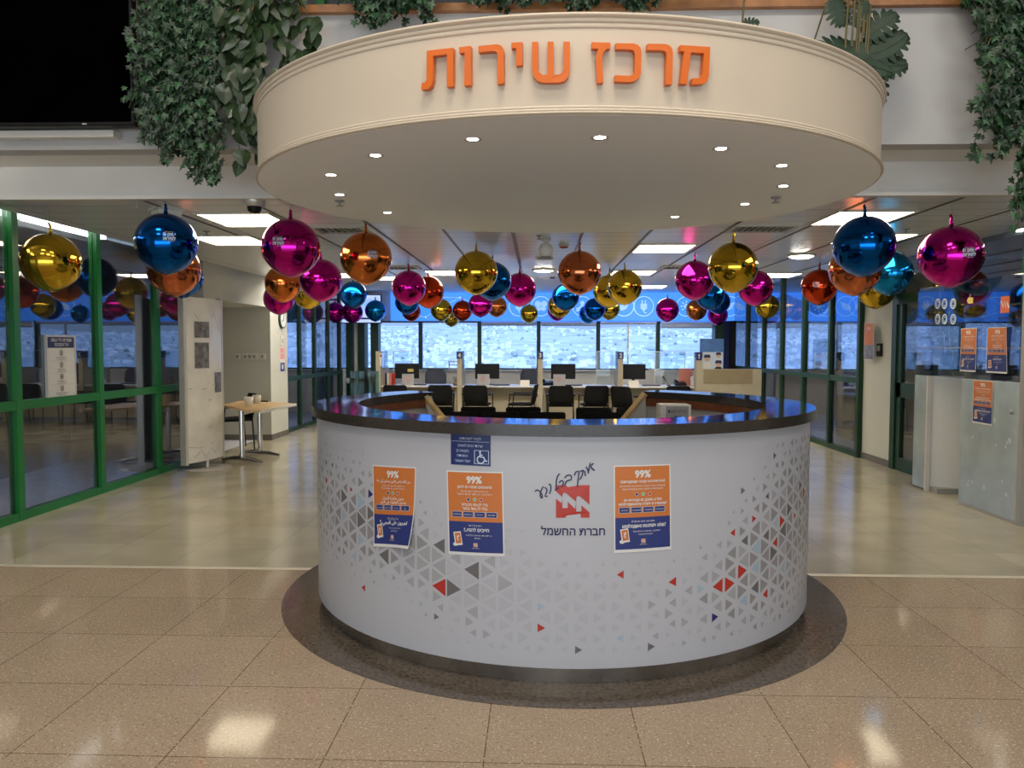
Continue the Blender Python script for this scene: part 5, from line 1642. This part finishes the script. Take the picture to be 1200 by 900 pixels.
# ---- clerks' chairs
def clerk():
    t = thing('office_chair', '', 'chair', (0, 0, 0), group='clerks chairs behind the service desks')
    MB().box((0, 0, .48), (.48, .46, .07), 'grey_fabric', bev=.025).build('seat', t)
    mb = MB(); P = []
    for z, hw in ((.60, .19), (.75, .235), (.92, .235), (1.02, .19), (1.06, .11)):
        for s in (-1, -.5, 0, .5, 1):
            P.append((hw * s, .24 + .02 * (z - .6) - .04 * s * s, z))
    n = len(P); P += [(x, y + .05, z) for x, y, z in P]
    Fs = []
    for r in range(4):
        for c in range(4):
            a = r * 5 + c
            Fs.append((a, a + 1, a + 6, a + 5)); Fs.append((n + a + 5, n + a + 6, n + a + 1, n + a))
    per = [0, 1, 2, 3, 4, 9, 14, 19, 24, 23, 22, 21, 20, 15, 10, 5]
    for i in range(16):
        a, b = per[i], per[(i + 1) % 16]; Fs.append((b, a, n + a, n + b))
    mb.add(P, Fs, 'grey_fabric', True); mb.build('backrest', t)
    mb = MB(); mb.tube([(0, 0, .08), (0, 0, .45)], .03, 'black_plastic'); mb.tube([(0, .05, .46), (0, .28, .5), (0, .3, .68)], .018, 'black_plastic')
    mb.build('column', t)
    mb = MB()
    for k in range(5):
        a = 2 * PI * k / 5; mb.tube([(0, 0, .1), (.28 * math.cos(a), .28 * math.sin(a), .06), (.28 * math.cos(a), .28 * math.sin(a), 0)], .018, 'black_plastic')
    mb.build('star_base', t)
    return t
k0 = clerk()
for i, (px, rz, lab) in enumerate(((509, 0, 'grey clerk chair behind the leftmost service desk'), (615, -.5, 'grey clerk chair behind the desk left of the number 3 post'))):
    p = at_y(px, 440, 16.75)
    if i == 0:
        k0.location = (p.x, 16.75, 0); k0.rotation_euler = (0, 0, rz); k0['label'] = lab
    else:
        dup(k0, (p.x, 16.75, 0), rz, lab)
p = at_y(770, 440, 16.75)
o = dup(k0, (p.x, 16.75, 0), .1, 'chair draped in pale cloth behind the rightmost service desk')
for ch in o.children:
    if ch.name.startswith(('backrest', 'seat')):
        ch.data = ch.data.copy(); ch.data.materials[0] = MATS['pale_fabric']
# ---- monitors, card holders, phones
def monitor():
    t = thing('monitor', '', 'monitor', (0, 0, 0), group='monitors on the service desks')
    MB().box((0, 0, .28), (.50, .035, .31), 'black_plastic', bev=.008).build('housing', t)
    MB().box((0, .019, .285), (.47, .004, .275), 'tv_glow').build('display', t)
    mb = MB(); mb.box((0, .0, .10), (.06, .03, .17), 'black_plastic'); mb.build('neck', t)
    MB().box((0, .02, .008), (.22, .18, .016), 'black_plastic', bev=.005).build('foot', t)
    return t
m0 = monitor()
for i, (px, rz, lab) in enumerate(((477, 0, 'monitor on the leftmost service desk with a yellow note on its back'), (571, .1, 'monitor right of the number 4 post'), (660, 0, 'monitor right of the number 3 post'), (742, -.1, 'monitor right of the number 2 post'))):
    p = at_y(px, 438, 15.85)
    if i == 0:
        m0.location = (p.x, 15.85, .752); m0['label'] = lab
    else:
        dup(m0, (p.x, 15.85, .752), rz, lab)
p = at_y(481, 434, 15.82); o = MB(); o.box((p.x, 15.828, p.z), (.12, .004, .06), 'yellow_tag', rx=0); tag(o.build('sticky_note'), 'yellow note on the back of the leftmost monitor', 'note')
def card(m='grey_fabric'):
    t = thing('card_holder', '', 'card holder', (0, 0, 0), group='card holders on the service desks')
    MB().box((0, 0, .12), (.24, .012, .23), 'card_grey', rx=-.12).build('plate', t)
    MB().box((0, .02, .006), (.24, .09, .012), 'silver_frame').build('foot', t)
    mb = MB(); D = Decal(mb, plane_fn((0, -.016, .12), (1, 0, 0), (0, -.12, 1)))
    for k in range(5):
        a = PI / 2 + k * 2 * PI / 5; D.disc(.035 * math.cos(a), .02 + .035 * math.sin(a), .026, .001, 'pale_pink', 10)
    mb.build('flower_print', t); return t
h0 = card()
for i, (px, lab) in enumerate(((478, 'card holder with a pink flower print on the leftmost service desk'), (566.5, 'card holder with a pink flower print before the monitor by post 4'), (655.5, 'card holder with a pink flower print before the monitor by post 3'))):
    p = at_y(px, 445, 15.45)
    if i == 0:
        h0.location = (p.x, 15.45, .752); h0['label'] = lab
    else:
        dup(h0, (p.x, 15.45, .752), 0, lab)
for px, w, lab in ((615, .19, 'cream card standing on the desk left of the number 3 post'), (742.5, .20, 'cream card standing in front of the monitor right of post 2')):
    p = at_y(px, 448, 15.4); mb = MB(); mb.prism([(-.05, 0), (.05, 0), (0, .12)], -w / 2, w / 2, 'cup_white')
    mb.v = [(p.x + z, 15.4 + x, .752 + y) for x, y, z in mb.v]
    tag(mb.build('name_card'), lab, 'card', 'folded cards on the service desks')
for px, lab in ((642, 'black telephone on the desk right of the number 3 post'), (797, 'black telephone beside the pink holder')):
    p = at_y(px, 447, 15.7); t = thing('telephone', lab, 'telephone', (p.x, 15.7, .752))
    mb = MB(); mb.box((p.x, 15.7, .80), (.24, .2, .05), 'black_plastic', bev=.012, rx=.2); mb.build('base', t)
    mb = MB(); mb.tube([(p.x - .08, 15.62, .84), (p.x - .08, 15.7, .865), (p.x - .08, 15.78, .86)], [.03, .018, .03], 'black_plastic'); mb.build('handset', t)
for px, lab in ((489, 'keyboard on the leftmost service desk'), (587, 'keyboard on the desk left of the number 3 post'), (672, 'keyboard beside the monitor right of post 3'), (763, 'keyboard on the rightmost service desk')):
    p = at_y(px, 450, 15.65); t = thing('keyboard', lab, 'keyboard', (p.x, 15.65, .752), group='keyboards on the service desks')
    MB().box((p.x, 15.65, .762), (.36, .13, .02), 'black_plastic', bev=.005).build('body', t); MB().box((p.x, 15.65, .774), (.33, .10, .006), 'grey_plastic').build('keys', t)
p = at_y(527, 427, 16.6)
t = thing('paper_trays', 'white stacked paper trays on the far sill left of post 4', 'paper tray', (p.x, 17.92, 1.0))
for k in range(3):
    MB().box((p.x + .0, 17.92, 1.02 + .085 * k), (.34, .14, .02), 'white_plastic').build('tray', t)
for s in (-1, 1):
    MB().box((p.x + s * .165, 17.92, 1.11), (.015, .14, .2), 'white_plastic').build('upright', t)
p = at_y(534, 448, 15.5)
t = thing('pencil_cup', 'brown pencil cup just left of the number 4 post', 'cup', (p.x, 15.5, .752))
MB().lathe([(0, 0), (.05, 0), (.05, .11), (.045, .11), (.045, .01)], 'beige_dark', (p.x, 15.5, .752), 14).build('cup', t)
for k in range(3):
    MB().tube([(p.x - .02 + .02 * k, 15.5, .77), (p.x - .05 + .03 * k, 15.5, .93)], .006, 'black_plastic', 5).build('pen', t)
p = at_y(803, 441, 15.9)
t = thing('document_holder', 'pink translucent document holder on the rightmost service desk', 'holder', (p.x, 15.9, .752))
MB().box((p.x, 15.9, .93), (.27, .02, .34), 'pink_acrylic', rx=.1).build('back', t)
MB().box((p.x, 15.86, .76), (.27, .12, .016), 'pink_acrylic').build('foot', t)
p = at_y(812, 444, 15.6)
t = thing('card_terminal', 'black and white card reader beside the pink document holder', 'card reader', (p.x, 15.6, .752))
MB().box((p.x, 15.6, .85), (.09, .06, .2), 'white_plastic', bev=.015, rx=-.3).build('body', t); MB().box((p.x + .03, 15.6, .84), (.06, .07, .17), 'navy_ink', bev=.015, rx=-.3).build('holder', t)
p = at_y(457, 441, 15.8)
t = thing('brochure_holder', 'holder with red and white brochures on the leftmost service desk', 'brochures', (p.x, 15.8, .752))
for k, m in enumerate(('navy_ink', 'poster_white', 'pink_acrylic', 'tri_red')):
    MB().box((p.x - .08 + .055 * k, 15.8 - .02 * k, .87), (.07, .03, .24), m, rz=.5).build('brochure', t)
p = at_y(779, 441, 15.75)
t = thing('microphone', 'thin desk microphone left of the pink document holder', 'microphone', (p.x + .08, 15.75, .752))
MB().lathe([(0, 0), (.045, 0), (.04, .015), (0, .02)], 'black_plastic', (p.x + .08, 15.75, .752), 14).build('base', t)
MB().tube([(p.x + .08, 15.75, .765), (p.x + .02, 15.72, .86), (p.x - .05, 15.68, .94)], [.005, .005, .014], 'black_plastic', 7).build('stem', t)
# glass gate at the left corner
t = thing('glass_gate', 'blue tinted glass gate on a steel post in the far left corner', 'gate', (-3.9, 14.4, 0))
MB().bx(-3.62, -3.57, 14.2, 14.25, 0, 1.12, 'steel').build('post', t)
MB().bx(-3.56, -2.95, 14.22, 14.235, .12, 1.08, 'gate_glass').build('glass_leaf', t)
MB().bx(-3.58, -3.5, 14.2, 14.25, .85, .95, 'chrome').build('hinge', t)
# black chair behind the oak table
o = dup(c0, (-4.55, 11.35, 0), 2.2, 'black chair half hidden behind the display board and the oak table', 'chairs near the oak table')
# desk and monitor inside the right hand room
t = thing('office_table', 'pale desk behind the right glazing', 'desk', (6.1, 13.2, 0))
MB().bx(5.2, 7.0, 12.8, 13.6, .72, .75, 'white_laminate').build('desktop', t)
MB().bx(5.25, 6.95, 13.3, 13.33, .1, .72, 'beige_laminate').build('modesty_panel', t)
for x in (5.2, 6.95): MB().bx(x, x + .05, 12.85, 13.55, 0, .72, 'beige_laminate').build('side_panel', t)
dup(m0, (5.9, 13.3, .752), 0, 'monitor on the desk behind the right glazing', 'monitors behind the glazing')
dup(k0, (5.6, 12.2, 0), .4, 'grey office chair behind the right glazing', 'chairs behind the glazing')
